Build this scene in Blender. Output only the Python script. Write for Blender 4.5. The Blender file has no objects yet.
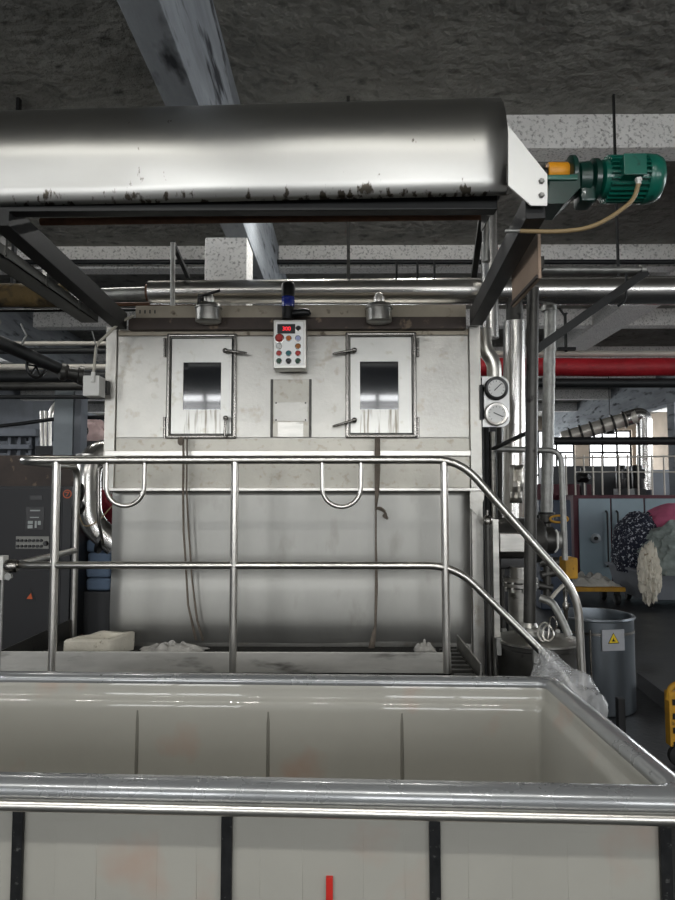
import bpy, bmesh, math, random
from mathutils import Vector, Matrix, noise
random.seed(7)
sc = bpy.context.scene
COL = sc.collection
# ------------------------------------------------------------------ camera
F, CX, CY = 676.0, 337.5, 450.0
PITCH, YAW = math.radians(3.81), math.radians(0.64)
CAM = Vector((0, 0, 1.5))
fw = Vector((-math.sin(YAW)*math.cos(PITCH), math.cos(YAW)*math.cos(PITCH), math.sin(PITCH)))
rt = Vector((math.cos(YAW), math.sin(YAW), 0))
up = rt.cross(fw)
cd = bpy.data.cameras.new('camera'); cam = bpy.data.objects.new('camera', cd); COL.objects.link(cam)
cam.location = CAM; cam.rotation_euler = (math.pi/2 + PITCH, 0, YAW)
cd.sensor_fit = 'HORIZONTAL'; cd.sensor_width = 36; cd.lens = F/675*36; cd.clip_start = 0.05; cd.clip_end = 200
sc.camera = cam

def ray(px, py): return fw + rt*((px-CX)/F) + up*((CY-py)/F)
def A(px, py, Y):                       # survey: sight line met with the plane y = Y
    d = ray(px, py); return CAM + d*(Y/d.y)
def G(px, py, z):                       # sight line met with a horizontal plane
    d = ray(px, py); return CAM + d*((z-CAM.z)/d.z)
REF = [495]
def X(px, Y): return A(px, REF[0], Y).x
def Z(py, Y): return A(CX, py, Y).z

# ------------------------------------------------------------------ materials
def lin(c):
    if isinstance(c, str):
        c = [int(c[i:i+2], 16)/255 for i in (0, 2, 4)]
        c = [v/12.92 if v <= .04045 else ((v+.055)/1.055)**2.4 for v in c]
    return tuple(c)
MATS = {}
def mat(name, col, rough=.5, metal=0., var=.2, scale=3., stretch=(1, 1, 1), col2=None, cov=(.45, .65),
        speck=None, speck_scale=40., speck_cov=(.62, .7), bump=0., bump_scale=30., bdist=.02, coat_rough=.08, rvar=.1, emit=0., aniso=0., coat=0., spec=.5, alpha=1., trans=0.):
    m = bpy.data.materials.new(name); m.use_nodes = True
    nt = m.node_tree; N = nt.nodes; L = nt.links
    b = N['Principled BSDF']; c = lin(col)
    tc = N.new('ShaderNodeTexCoord'); mp = N.new('ShaderNodeMapping'); mp.inputs['Scale'].default_value = stretch
    L.new(tc.outputs['Object'], mp.inputs['Vector'])
    n1 = N.new('ShaderNodeTexNoise'); n1.inputs['Scale'].default_value = scale; n1.inputs['Detail'].default_value = 6; n1.inputs['Roughness'].default_value = .62
    L.new(mp.outputs[0], n1.inputs['Vector'])
    r1 = N.new('ShaderNodeValToRGB'); L.new(n1.outputs['Fac'], r1.inputs['Fac'])
    e = r1.color_ramp.elements
    if col2 is None:
        e[0].position, e[1].position = .3, .7
        e[0].color = (*[v*(1-var) for v in c], 1); e[1].color = (*[min(1, v*(1+var)) for v in c], 1)
    else:
        e[0].position, e[1].position = cov; e[0].color = (*c, 1); e[1].color = (*lin(col2), 1)
    out = r1.outputs['Color']
    if speck:
        n2 = N.new('ShaderNodeTexNoise'); n2.inputs['Scale'].default_value = speck_scale; n2.inputs['Detail'].default_value = 4
        L.new(mp.outputs[0], n2.inputs['Vector'])
        r2 = N.new('ShaderNodeValToRGB'); r2.color_ramp.elements[0].position, r2.color_ramp.elements[1].position = speck_cov
        r2.color_ramp.elements[0].color = (0, 0, 0, 1); r2.color_ramp.elements[1].color = (1, 1, 1, 1)
        L.new(n2.outputs['Fac'], r2.inputs['Fac'])
        mx = N.new('ShaderNodeMix'); mx.data_type = 'RGBA'
        L.new(r2.outputs['Color'], mx.inputs['Factor']); L.new(out, mx.inputs['A']); mx.inputs['B'].default_value = (*lin(speck), 1)
        out = mx.outputs['Result']
    L.new(out, b.inputs['Base Color'])
    b.inputs['Metallic'].default_value = metal; b.inputs['Specular IOR Level'].default_value = spec
    if rvar:
        mr = N.new('ShaderNodeMapRange'); mr.inputs['To Min'].default_value = max(.02, rough-rvar); mr.inputs['To Max'].default_value = min(1, rough+rvar)
        L.new(n1.outputs['Fac'], mr.inputs['Value']); L.new(mr.outputs[0], b.inputs['Roughness'])
    else: b.inputs['Roughness'].default_value = rough
    if bump:
        n3 = N.new('ShaderNodeTexNoise'); n3.inputs['Scale'].default_value = bump_scale; n3.inputs['Detail'].default_value = 5
        L.new(mp.outputs[0], n3.inputs['Vector'])
        bp = N.new('ShaderNodeBump'); bp.inputs['Strength'].default_value = bump; bp.inputs['Distance'].default_value = bdist
        L.new(n3.outputs['Fac'], bp.inputs['Height']); L.new(bp.outputs[0], b.inputs['Normal'])
    if emit: b.inputs['Emission Color'].default_value = (*c, 1); b.inputs['Emission Strength'].default_value = emit
    if coat: b.inputs['Coat Weight'].default_value = coat; b.inputs['Coat Roughness'].default_value = coat_rough
    if aniso: b.inputs['Anisotropic'].default_value = aniso
    if trans: b.inputs['Transmission Weight'].default_value = trans
    b.inputs['Alpha'].default_value = alpha
    m['bsdf_color'] = name; MATS[name] = (m, out)
    return m

M_ceil = mat('rough dark plaster', '8d8c86', .9, var=.3, scale=2.2, speck='4a4a48', speck_scale=7, speck_cov=(.56, .78), bump=1., bump_scale=11, bdist=.06, spec=.2)
M_girder = mat('blue grey concrete', '969ba0', .85, var=.3, scale=2.5, stretch=(1, .35, 1.6), speck='3c3e42', speck_scale=6, speck_cov=(.56, .7), bump=.5, bump_scale=20, spec=.2)
M_wash = mat('whitewashed concrete', 'eceae6', .9, var=.08, scale=5, speck='8a8782', speck_scale=42, speck_cov=(.52, .74), bump=.6, bump_scale=40, spec=.2)
M_floor = mat('dark wet concrete floor', '242628', .5, var=.35, scale=2, speck='161718', speck_scale=6, bump=.15, bump_scale=30, rvar=.2)
M_wallp = mat('pale plaster wall', 'b3a596', .9, var=.12, scale=2)
M_wallg = mat('grey plaster wall', '70747a', .9, var=.2, scale=1.5)
M_steel = mat('brushed stainless sheet', 'c9c7c1', .36, 1, var=.1, scale=2.5, stretch=(.4, 1, 1.6), rvar=.08)
M_hood = mat('dull rolled stainless', 'a9a8a4', .34, 1, var=.06, scale=1.6, stretch=(.5, 1, 1.5), rvar=.05)
M_panel = mat('stained stainless panel', 'a8a6a0', .36, .95, var=.2, scale=1.7, speck='8d8676', speck_scale=14, speck_cov=(.56, .85), rvar=.12, bump=.05, bump_scale=50)
M_panel2 = mat('limescaled stainless panel', 'aaa79e', .45, .9, var=.16, scale=3, speck='8a8170', speck_scale=22, speck_cov=(.56, .8), rvar=.1, bump=.06, bump_scale=60)
M_apron = mat('smooth stainless apron', 'a4a39e', .48, .9, var=.12, scale=1.3, stretch=(1.6, 1, .7), speck='8b8982', speck_scale=5, speck_cov=(.6, .85), rvar=.1)
M_toe = mat('scuffed bright toe board', 'b9b7b1', .42, .55, var=.2, scale=5, stretch=(.5, 1, 2), speck='6b6964', speck_scale=9, speck_cov=(.58, .75))
M_dull = mat('scuffed stainless', 'b3b1ab', .34, 1, var=.25, scale=9, stretch=(.3, 1, 1.5), speck='55534f', speck_scale=12, speck_cov=(.62, .75))
M_rail = mat('polished steel tube', 'd6d3cc', .3, 1, var=.06, scale=3, rvar=.04)
M_railb = mat('polished steel tube darkened', '8d8a85', .25, 1, var=.2, scale=8, rvar=.08)
M_duct = mat('galvanised spiral duct', 'd2d0cc', .25, 1, var=.03, scale=4, rvar=.03)
M_galv = mat('galvanised pipe', '9a9a96', .5, .8, var=.25, scale=14, bump=.25, bump_scale=25)
M_darkst = mat('dark painted steel', '1a1b1b', .5, .3, var=.3, scale=5, rvar=.12)
M_darkst2 = mat('worn dark steel bar', '4a4946', .42, .7, var=.3, scale=6, speck='2a2826', speck_scale=12, rvar=.12)
M_brown = mat('brown painted ledge', '453b35', .6, .2, var=.3, scale=6, speck='7a6a58', speck_scale=14)
M_beige = mat('grimy beige channel', 'a39a8a', .55, .4, var=.18, scale=5, speck='5f5548', speck_scale=12)
M_rust = mat('rusty rod', '6a4a38', .7, .3, var=.3, scale=12)
M_lag = mat('stained yellow lagging', '5d4c2b', .9, var=.3, scale=5, speck='241d10', speck_scale=9, speck_cov=(.5, .65), bump=.8, bump_scale=18)
M_white = mat('white box plastic', 'd9d8d2', .45, var=.06)
M_plate = mat('light grey plate', 'd8d8d5', .4, .5, var=.05)
M_black = mat('black plastic', '0c0c0d', .35, var=.2)
M_rubber = mat('black rubber', '121212', .7, var=.2)
M_green = mat('green motor enamel', '0b5a4b', .32, var=.2, scale=8, speck='06332c', speck_scale=16, coat=.3)
M_greend = mat('dark green gearbox enamel', '073129', .35, var=.3, scale=8, coat=.3)
M_yellow = mat('amber yellow coupling', 'd9921c', .45, var=.15, scale=20)
M_yel2 = mat('worn yellow paint', 'b5861c', .6, var=.3, scale=10, speck='3a2a10', speck_scale=20)
M_glass = mat('dark hatch glass', '0b0e12', .04, var=.3, rvar=0, spec=.9, coat=1)
M_tub = mat('milky plastic', 'a09e95', .5, var=.06, scale=1.5, coat=.7, coat_rough=.025, rvar=.05, speck='a87f68', speck_scale=3.2, speck_cov=(.57, .85))
M_tubpan = M_tub
M_bar = mat('black scratched bar', '1b1c1d', .45, .4, var=.4, scale=40, speck='5a5a58', speck_scale=60)
M_ribs = mat('grey rib seen through plastic', '76746c', .3, var=.1)
M_red = mat('red lagged pipe', '9c1420', .55, var=.25, scale=8, bump=.4, bump_scale=14)
M_redt = mat('red tape', 'c02318', .5)
M_blk = mat('black iron pipe', '1d1f20', .5, .3, var=.3)
M_pale = mat('pale painted pipe', 'bdb8ae', .5, .2, var=.15)
M_cab = mat('dark grey cabinet enamel', '1d1d1f', .5, .1, var=.12)
M_cabs = mat('dark cabinet side', '242527', .5, .1, var=.15)
M_strip = mat('grey button strip', '7d7d78', .5, .2)
M_maroon = mat('maroon frame paint', '4a1220', .5, var=.2)
M_door = mat('blue grey door enamel', '7f9097', .38, .35, var=.1, scale=1.5)
M_cabblue = mat('blue grey steel post', '868d91', .5, .3, var=.12, scale=3)
M_cloth = mat('off white cloth', 'b9b7b0', .9, var=.15, scale=10, bump=.4, bump_scale=40)
M_pink = mat('dusty pink cloth', 'b35a78', .9, var=.15, scale=8)
M_patt = mat('navy patterned cloth', '1c2030', .9, var=.1, col2='b8bcc4', scale=26, cov=(.56, .6))
M_lgrey = mat('grey green laundry', '7f8884', .9, var=.3, scale=9)
M_bluec = mat('folded blue grey cloth', '6b7d94', .9, var=.15, scale=9)
M_redc = mat('dark red cloth', '7d1a2c', .9, var=.2, scale=9)
M_foam = mat('dirty white foam', 'cfc9ba', .85, var=.1, scale=8, speck='8b7f68', speck_scale=20, bump=.3, bump_scale=60)
M_rag = mat('wet grey rag', 'b3b0aa', .8, var=.35, scale=14)
M_strap = mat('brown webbing', '6b6258', .8, var=.2, scale=40)
M_cable = mat('tan cable', '8f7a56', .5, var=.15)
M_cablew = mat('whitish cable', 'b5b0a2', .5, var=.15)
M_dial = mat('white dial', 'e6e6e2', .3, var=.04)
M_boardb = mat('tan backed board', 'a58f7c', .7, .1, var=.12, scale=4)
M_deck = mat('oily tread plate', '24231f', .8, .2, var=.4, scale=14, bump=.8, bump_scale=45)
M_sky = mat('daylit window glass', 'f2f4f6', .5, emit=3.0, var=.02)
M_bagcol = None
def cmat(name, c, **k): return mat(name, c, **k)
M_b = dict(red=cmat('red button', 'b02a22', rough=.3), orange=cmat('orange button', 'c0661a', rough=.3), blue=cmat('pale blue button', 'a9b0d8', rough=.3),
           white=cmat('white button', 'dcdcd8', rough=.3), amber=cmat('amber button', 'a5641e', rough=.3), teal=cmat('teal button', '1f6a70', rough=.3),
           green=cmat('green button', '12402c', rough=.3), black=M_black, lampblue=cmat('blue lamp lens', '142a8c', rough=.2, coat=.6),
           led=cmat('red digits', 'ff2a3a', emit=1.2), warn=cmat('warning yellow', 'e0c020', rough=.5), ora=cmat('orange sticker', 'c85a28', rough=.5))
# thin crinkled plastic film
M_bag = mat('clear plastic film', 'e4e6e8', .22, var=.05, bump=.9, bump_scale=16, alpha=.45, coat=.6)

# door panel with drip stains under its pane
def door_mat(name, xc, hw, ztop):
    m = mat(name, 'b6b5b0', .36, .95, var=.14, scale=2, speck='98927f', speck_scale=18, speck_cov=(.6, .85))
    nt = m.node_tree; N = nt.nodes; L = nt.links; b = N['Principled BSDF']
    tc = N['Texture Coordinate']; sx = N.new('ShaderNodeSeparateXYZ'); L.new(tc.outputs['Object'], sx.inputs[0])
    def mth(op, a, bb):
        n = N.new('ShaderNodeMath'); n.operation = op
        for i, v in enumerate((a, bb)):
            if isinstance(v, (int, float)): n.inputs[i].default_value = v
            else: L.new(v, n.inputs[i])
        return n.outputs[0]
    inx = mth('LESS_THAN', mth('ABSOLUTE', mth('SUBTRACT', sx.outputs[0], xc), 0), hw)
    inz = mth('LESS_THAN', sx.outputs[2], ztop)
    mp = N.new('ShaderNodeMapping'); mp.inputs['Scale'].default_value = (1, 1, .06); L.new(tc.outputs['Object'], mp.inputs[0])
    nz = N.new('ShaderNodeTexNoise'); nz.inputs['Scale'].default_value = 55; nz.inputs['Detail'].default_value = 3; L.new(mp.outputs[0], nz.inputs['Vector'])
    rp = N.new('ShaderNodeMapRange'); rp.inputs['From Min'].default_value = .5; rp.inputs['From Max'].default_value = .66; L.new(nz.outputs['Fac'], rp.inputs['Value'])
    fac = mth('MULTIPLY', mth('MULTIPLY', inx, inz), mth('MULTIPLY', rp.outputs[0], .8))
    mx = N.new('ShaderNodeMix'); mx.data_type = 'RGBA'; L.new(fac, mx.inputs['Factor']); L.new(MATS[name][1], mx.inputs['A'])
    mx.inputs['B'].default_value = (*lin('5e5646'), 1); L.new(mx.outputs['Result'], b.inputs['Base Color'])
    return m

def lip_rust(m, name, z1):          # rust freckles along the lower lip of the hood
    nt = m.node_tree; N = nt.nodes; L = nt.links; b = N['Principled BSDF']; tc = N['Texture Coordinate']
    sx = N.new('ShaderNodeSeparateXYZ'); L.new(tc.outputs['Object'], sx.inputs[0])
    g = N.new('ShaderNodeMapRange'); g.inputs['From Min'].default_value = 0; g.inputs['From Max'].default_value = z1; g.inputs['To Min'].default_value = .22; g.inputs['To Max'].default_value = 0
    L.new(sx.outputs[2], g.inputs['Value'])
    mp = N.new('ShaderNodeMapping'); mp.inputs['Scale'].default_value = (1, 1, .5); L.new(tc.outputs['Object'], mp.inputs[0])
    nz = N.new('ShaderNodeTexNoise'); nz.inputs['Scale'].default_value = 38; nz.inputs['Detail'].default_value = 4; L.new(mp.outputs[0], nz.inputs['Vector'])
    n2 = N.new('ShaderNodeTexNoise'); n2.inputs['Scale'].default_value = 3; L.new(tc.outputs['Object'], n2.inputs['Vector'])
    ad = N.new('ShaderNodeMath'); ad.operation = 'ADD'; L.new(nz.outputs['Fac'], ad.inputs[0]); L.new(g.outputs[0], ad.inputs[1])
    a2 = N.new('ShaderNodeMath'); a2.operation = 'MULTIPLY_ADD'; L.new(n2.outputs['Fac'], a2.inputs[0]); a2.inputs[1].default_value = .5; L.new(ad.outputs[0], a2.inputs[2])
    r = N.new('ShaderNodeMapRange'); r.inputs['From Min'].default_value = 1.0; r.inputs['From Max'].default_value = 1.08; L.new(a2.outputs[0], r.inputs['Value'])
    mx = N.new('ShaderNodeMix'); mx.data_type = 'RGBA'; L.new(r.outputs[0], mx.inputs['Factor']); L.new(MATS[name][1], mx.inputs['A']); mx.inputs['B'].default_value = (*lin('4f4a42'), 1)
    L.new(mx.outputs['Result'], b.inputs['Base Color'])
lip_rust(M_hood, 'dull rolled stainless', .055)

# ------------------------------------------------------------------ mesh tools
def fillet(pts, rad, n=6):
    pts = [Vector(p) for p in pts]; out = [pts[0]]
    for a, b, c in zip(pts, pts[1:], pts[2:]):
        u = (a-b); v = (c-b); lu, lv = u.length, v.length; u.normalize(); v.normalize()
        t = min(rad, lu*.49, lv*.49)
        p, q = b+u*t, b+v*t
        for i in range(n+1):
            s = i/n; out.append(p*(1-s)**2 + b*2*s*(1-s) + q*s*s)
    out.append(pts[-1]); return out
def wob(p, amp, f=1.0, seed=0.0):
    p = Vector(p); return p + Vector(noise.noise_vector(p*f + Vector((seed, seed*1.7, -seed))))*amp

class MB:
    def __init__(s): s.bm = bmesh.new(); s.mi = 0; s.bev = False
    def _f(s, vs):
        try: f = s.bm.faces.new(vs); f.material_index = s.mi; f.smooth = True; return f
        except ValueError: return None
    def box(s, x0, x1, y0, y1, z0, z1, bev=0., mtx=None, seg=2):
        if x0 > x1: x0, x1 = x1, x0
        if y0 > y1: y0, y1 = y1, y0
        if z0 > z1: z0, z1 = z1, z0
        b = bmesh.new(); bmesh.ops.create_cube(b, size=1)
        for v in b.verts: v.co = Vector(((x0+x1)/2+v.co.x*(x1-x0), (y0+y1)/2+v.co.y*(y1-y0), (z0+z1)/2+v.co.z*(z1-z0)))
        if bev: s.bev = True; bmesh.ops.bevel(b, geom=b.edges[:], offset=min(bev, .45*min(x1-x0, y1-y0, z1-z0)), segments=seg, profile=.5, affect='EDGES')
        s._merge(b, mtx); return s
    def _merge(s, b, mtx=None):
        mp = {}
        for v in b.verts: mp[v] = s.bm.verts.new(mtx @ v.co if mtx else v.co)
        for f in b.faces: s._f([mp[v] for v in f.verts])
        b.free()
    def beam(s, p0, p1, w, h, bev=.004):          # square bar between two points
        p0, p1 = Vector(p0), Vector(p1); d = p1-p0; L = d.length; d.normalize()
        side = d.cross(Vector((0, 0, 1)))
        if side.length < 1e-3: side = Vector((1, 0, 0))
        side.normalize(); u = side.cross(d)
        m = Matrix((side, d, u)).transposed().to_4x4(); m.translation = p0
        return s.box(-w/2, w/2, 0, L, -h/2, h/2, bev, m)
    def tube(s, pts, r, seg=14, cap=True, closed=False):
        pts = [Vector(p) for p in pts]; n = len(pts)
        rs = r if isinstance(r, (list, tuple)) else [r]*n
        tg = []
        for i in range(n):
            a = pts[i-1] if (i > 0 or closed) else pts[i]; b = pts[(i+1) % n] if (i < n-1 or closed) else pts[i]
            t = (b-a); tg.append(t.normalized() if t.length > 1e-9 else Vector((0, 0, 1)))
        nrm = tg[0].orthogonal().normalized(); rings = []
        for i in range(n):
            nrm = (nrm - tg[i]*nrm.dot(tg[i]));
            nrm = nrm.normalized() if nrm.length > 1e-6 else tg[i].orthogonal().normalized()
            bi = tg[i].cross(nrm)
            rings.append([s.bm.verts.new(pts[i] + (nrm*math.cos(2*math.pi*k/seg) + bi*math.sin(2*math.pi*k/seg))*rs[i]) for k in range(seg)])
        for i in range(n if closed else n-1):
            a, b = rings[i], rings[(i+1) % n]
            for k in range(seg): s._f([a[k], a[(k+1) % seg], b[(k+1) % seg], b[k]])
        if cap and not closed: s._f(rings[0][::-1]); s._f(rings[-1])
        return s
    def cyl(s, p0, p1, r, seg=20): return s.tube([p0, p1], r, seg)
    def lathe(s, prof, o, axis, seg=28, cap=True):    # prof: (radius, height along axis)
        o = Vector(o); ax = Vector(axis).normalized()
        u = ax.orthogonal().normalized(); v = ax.cross(u); rings = []
        for r, h in prof:
            rings.append([s.bm.verts.new(o+ax*h+(u*math.cos(2*math.pi*k/seg)+v*math.sin(2*math.pi*k/seg))*max(r, 1e-4)) for k in range(seg)])
        for a, b in zip(rings, rings[1:]):
            for k in range(seg): s._f([a[k], a[(k+1) % seg], b[(k+1) % seg], b[k]])
        if cap: s._f(rings[0][::-1]); s._f(rings[-1])
        return s
    def prism(s, poly, vec):
        a = [s.bm.verts.new(Vector(p)) for p in poly]; b = [s.bm.verts.new(Vector(p)+Vector(vec)) for p in poly]; n = len(a)
        s._f(a); s._f(b[::-1])
        for i in range(n): s._f([a[i], b[i], b[(i+1) % n], a[(i+1) % n]])
        return s
    def loft(s, rings, cap0=True, cap1=True, closed=True):
        R = [[s.bm.verts.new(Vector(p)) for p in r] for r in rings]; n = len(R[0])
        for a, b in zip(R, R[1:]):
            for k in range(n if closed else n-1): s._f([a[k], a[(k+1) % n], b[(k+1) % n], b[k]])
        if cap0: s._f(R[0][::-1])
        if cap1: s._f(R[-1])
        return s
    def sheet(s, fn, nu, nv):
        R = [[s.bm.verts.new(Vector(fn(i/nu, j/nv))) for j in range(nv+1)] for i in range(nu+1)]
        for i in range(nu):
            for j in range(nv): s._f([R[i][j], R[i+1][j], R[i+1][j+1], R[i][j+1]])
        return s
    def blob(s, c, rad, amp=.15, f=3., sub=4, seed=0., flat=None):
        b = bmesh.new(); bmesh.ops.create_icosphere(b, subdivisions=sub, radius=1)
        for v in b.verts:
            n = v.co.normalized(); d = 1 + amp*(noise.noise(n*f+Vector((seed, 0, 0))) + .6*(1-2*abs(noise.noise(n*f*2.1+Vector((0, seed, 3))))) )
            q = Vector((n.x*rad[0]*d, n.y*rad[1]*d, n.z*rad[2]*d))
            if flat is not None and q.z < flat: q.z = flat
            v.co = Vector(c)+q
        s._merge(b); return s
    def build(s, name, mats, parent=None, sharp=.7, solid=0., loc=None, **props):
        me = bpy.data.meshes.new(name); bm = s.bm
        bmesh.ops.recalc_face_normals(bm, faces=bm.faces[:])
        o = bpy.data.objects.new(name, me)
        off = Vector((0, 0, 0))
        if parent is not None:
            q = parent
            while q: off += q.location; q = q.parent
        else:
            cs = [v.co for v in bm.verts]
            mn = Vector([min(c[i] for c in cs) for i in range(3)]); mx_ = Vector([max(c[i] for c in cs) for i in range(3)])
            off = Vector(((mn.x+mx_.x)/2, (mn.y+mx_.y)/2, mn.z)); o.location = off
        for v in bm.verts: v.co -= off
        bm.to_mesh(me); bm.free()
        for m in (mats if isinstance(mats, (list, tuple)) else [mats]): me.materials.append(m)
        me.set_sharp_from_angle(angle=sharp)
        if parent is not None: o.parent = parent
        COL.objects.link(o)
        if s.bev:
            wn = o.modifiers.new('face weighting', 'WEIGHTED_NORMAL'); wn.keep_sharp = True; wn.weight = 100
        if solid:
            md = o.modifiers.new('thickness', 'SOLIDIFY'); md.thickness = solid; md.offset = 0
        for k, v in props.items(): o[k] = v
        return o
def tag(o, label, cat, group=None):
    o['label'] = label; o['category'] = cat
    if group: o['group'] = group
    return o
def thing(name, label, cat, loc, group=None):
    o = bpy.data.objects.new(name, None); o.empty_display_size = .1; o.location = loc; COL.objects.link(o)
    return tag(o, label, cat, group)
def struct(name, mb, m, parent=None, **k):
    o = mb.build(name, m, parent, **k)
    if parent is None: o['kind'] = 'structure'
    return o
def text(name, body, size, loc, m, parent, ext=.0008):
    cu = bpy.data.curves.new(name, 'FONT'); cu.body = body; cu.size = size; cu.extrude = ext; cu.align_x = 'CENTER'; cu.align_y = 'CENTER'
    o = bpy.data.objects.new(name, cu); cu.materials.append(m); COL.objects.link(o); o.rotation_euler = (math.pi/2, 0, 0)
    off = Vector((0, 0, 0)); q = parent
    while q: off += q.location; q = q.parent
    bpy.context.view_layer.update(); me = bpy.data.meshes.new_from_object(o.evaluated_get(bpy.context.evaluated_depsgraph_get()))
    bpy.data.objects.remove(o); o = bpy.data.objects.new(name, me); COL.objects.link(o); o.rotation_euler = (math.pi/2, 0, 0)
    o.parent = parent; o.location = Vector(loc)-off
    return o

# ================================================================== SETTING
CZ, YB, YFAR, XL, XR = 4.4, -6.0, 25.0, -9.0, 11.0
struct('floor', MB().box(XL, XR, YB, YFAR, -.2, 0), M_floor)
struct('ceiling', MB().box(XL, XR, YB, YFAR, CZ, CZ+.2), M_ceil)
for a, b in ((-.955, -.772), (-5.2, -4.9), (7.3, 7.6)):
    struct('ceiling_girder', MB().box(a, b, YB, YFAR, 3.56, CZ, .01), M_girder)
struct('ceiling_girder', MB().box(3.85, 4.37, YB, YFAR, 4.115, CZ, .01), M_wash)
for y in (-5.4, -2.7, 0.0, 4.99, 7.68, 10.4, 13.1, 15.8, 18.5, 21.2):
    if y == 0.0: y = -1.4
    for a, b in ((XL, -5.2), (-4.9, -.955), (-.772, 3.85), (4.37, 7.3), (7.6, XR)):
        struct('ceiling_beam', MB().box(a, b, y, y+.22, 4.13, CZ, .012), M_wash)
struct('concrete_column', MB().box(-1.12, -.78, 5.27, 5.61, 0, 3.56, .015), M_wash)
for x, y in ((-1.1, 12), (-5.2, 5.3), (-5.2, 12), (7.3, 5.3), (7.3, 15)):
    struct('concrete_column', MB().box(x, x+.33, y, y+.33, 0, 3.56, .015), M_girder)
# side walls
struct('wall_left', MB().box(XL-.2, XL, YB, YFAR, 0, CZ), M_wallg)
struct('wall_right', MB().box(XR, XR+.2, YB, YFAR, 0, CZ), M_wallp)

def windowed_wall(name, y0, y1, x0, x1, wins, m):        # wall in xz with rectangular openings (same z band per row)
    mb = MB(); xs = sorted(wins); zlo, zhi = xs[0][2], xs[0][3]
    mb.box(x0, x1, y0, y1, 0, zlo); mb.box(x0, x1, y0, y1, zhi, CZ); c = x0
    for a, b, _, _ in xs: mb.box(c, a, y0, y1, zlo, zhi); c = b
    mb.box(c, x1, y0, y1, zlo, zhi)
    struct(name, mb, m)
def window(n, a, b, z0, z1, yc, nx, nz, barw=.06, zbars=()):
    mb = MB(); t = barw
    mb.box(a, a+t, yc-.04, yc+.04, z0, z1); mb.box(b-t, b, yc-.04, yc+.04, z0, z1); mb.box(a, b, yc-.04, yc+.04, z0, z0+t); mb.box(a, b, yc-.04, yc+.04, z1-t, z1)
    for i in range(1, nx): x = a+(b-a)*i/nx; mb.box(x-t/2, x+t/2, yc-.03, yc+.03, z0, z1)
    for i in range(1, nz): z = z0+(z1-z0)*i/nz; mb.box(a, b, yc-.03, yc+.03, z-t/2, z+t/2)
    for z in zbars: mb.box(a, b, yc-.03, yc+.03, z-t/2, z+t/2)
    return struct('window_%d' % n, mb, M_darkst)
n = 0
rear = [(a, a+1.95, 1.2, 3.72) for a in (-7.68, -3.98, -.28, 3.42, 7.12)]
windowed_wall('wall_back', YB-.2, YB, XL, XR, rear, M_wallg)
for a, b, z0, z1 in rear: n += 1; window(n, a, b, z0, z1, YB-.1, 2, 0, .08, (3.47, 3.37, 2.8, 2.2, 1.7))
far = [(-8, -6.2, 1.4, 3.9), (-5.4, -3.6, 1.4, 3.9), (-2.4, -.6, 1.4, 3.9), (.6, 2.4, 1.4, 3.9), (4.2, 6.0, 1.4, 3.9), (6.5, 8.5, 1.4, 3.9), (9.0, 10.6, 1.4, 3.9)]
windowed_wall('wall_far', YFAR, YFAR+.2, XL, XR, far, M_wallp)
for a, b, z0, z1 in far:
    n += 1; w = window(n, a, b, z0, z1, YFAR+.1, 3, 3, .07)
    MB().box(a, b, YFAR+.09, YFAR+.11, z0, z1).build('pane', M_sky, w)
n += 1
# row of wired roof-height windows in the side wall on the right
w = struct('window_%d' % n, MB().box(XR-.03, XR, 2, 22, 2.55, 2.6).box(XR-.03, XR, 2, 22, 3.9, 3.95), M_darkst)
MB().box(XR-.02, XR, 2, 22, 2.6, 3.9).build('pane', M_sky, w)

n += 1
w = struct('window_%d' % n, MB().box(XL, XL+.03, 2, 11, 2.95, 3.0).box(XL, XL+.03, 2, 11, 3.95, 4.0), M_darkst)  # unseen strip window on the left, added to light the ceiling
MB().box(XL, XL+.02, 2, 11, 3.0, 3.95).build('pane', M_sky, w)
# ================================================================== OVERHEAD HOOD
HY, HYL = 2.5, 2.56                       # front face at its right end / far left
hb, xr, xl = Z(188, HY), A(508, 150, HY).x, -1.75
hood = thing('overhead_hood', 'large rolled stainless steel hood spanning the top above the machine', 'hood', (0, 2.7, hb))
prof = [(.045, -.012), (.03, 0), (.021, .05), (.012, .10), (.004, .155), (0, .20)]
R = .268
for i in range(1, 19):
    a = math.pi*i/18*.98; prof.append((R-R*math.cos(a), .20+R*math.sin(a)))
prof += [(.535, .175)]
mb = MB(); rings = []
for i in range(25):
    s = i/24; x = xl+(xr-xl)*s; y0 = HYL+(HY-HYL)*s
    ring = []
    for j, (dy, dz) in enumerate(prof):
        d = .004*noise.noise(Vector((x*2.2, dz*6, 1))) + (.006*math.exp(-((x+.95)/.03)**2) if j > 2 else 0)
        ring.append((x, y0+dy+d, hb+dz-.012*(1-s)+d*.3))
    rings.append(ring)
mb.loft(rings, False, False, closed=False).build('cover', M_hood, hood, sharp=1.2, solid=.004)
pl = [A(508, 126, HY), A(547, 175, HY), A(547, 206, HY), A(531, 206, HY), A(508, 186, HY)]
pl = [Vector((p.x, HY-.004, p.z)) for p in pl]
e = MB().prism(pl, (0, .008, 0)).build('end_plate', M_plate, hood, label='light grey end plate')
for px, py in ((541, 182), (541, 196)):
    c = A(px, py, HY); MB().lathe([(.011, 0), (.012, .006), (.008, .012)], (c.x, HY-.004, c.z), (0, -1, 0), 6).build('bolt', M_galv, e)
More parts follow.
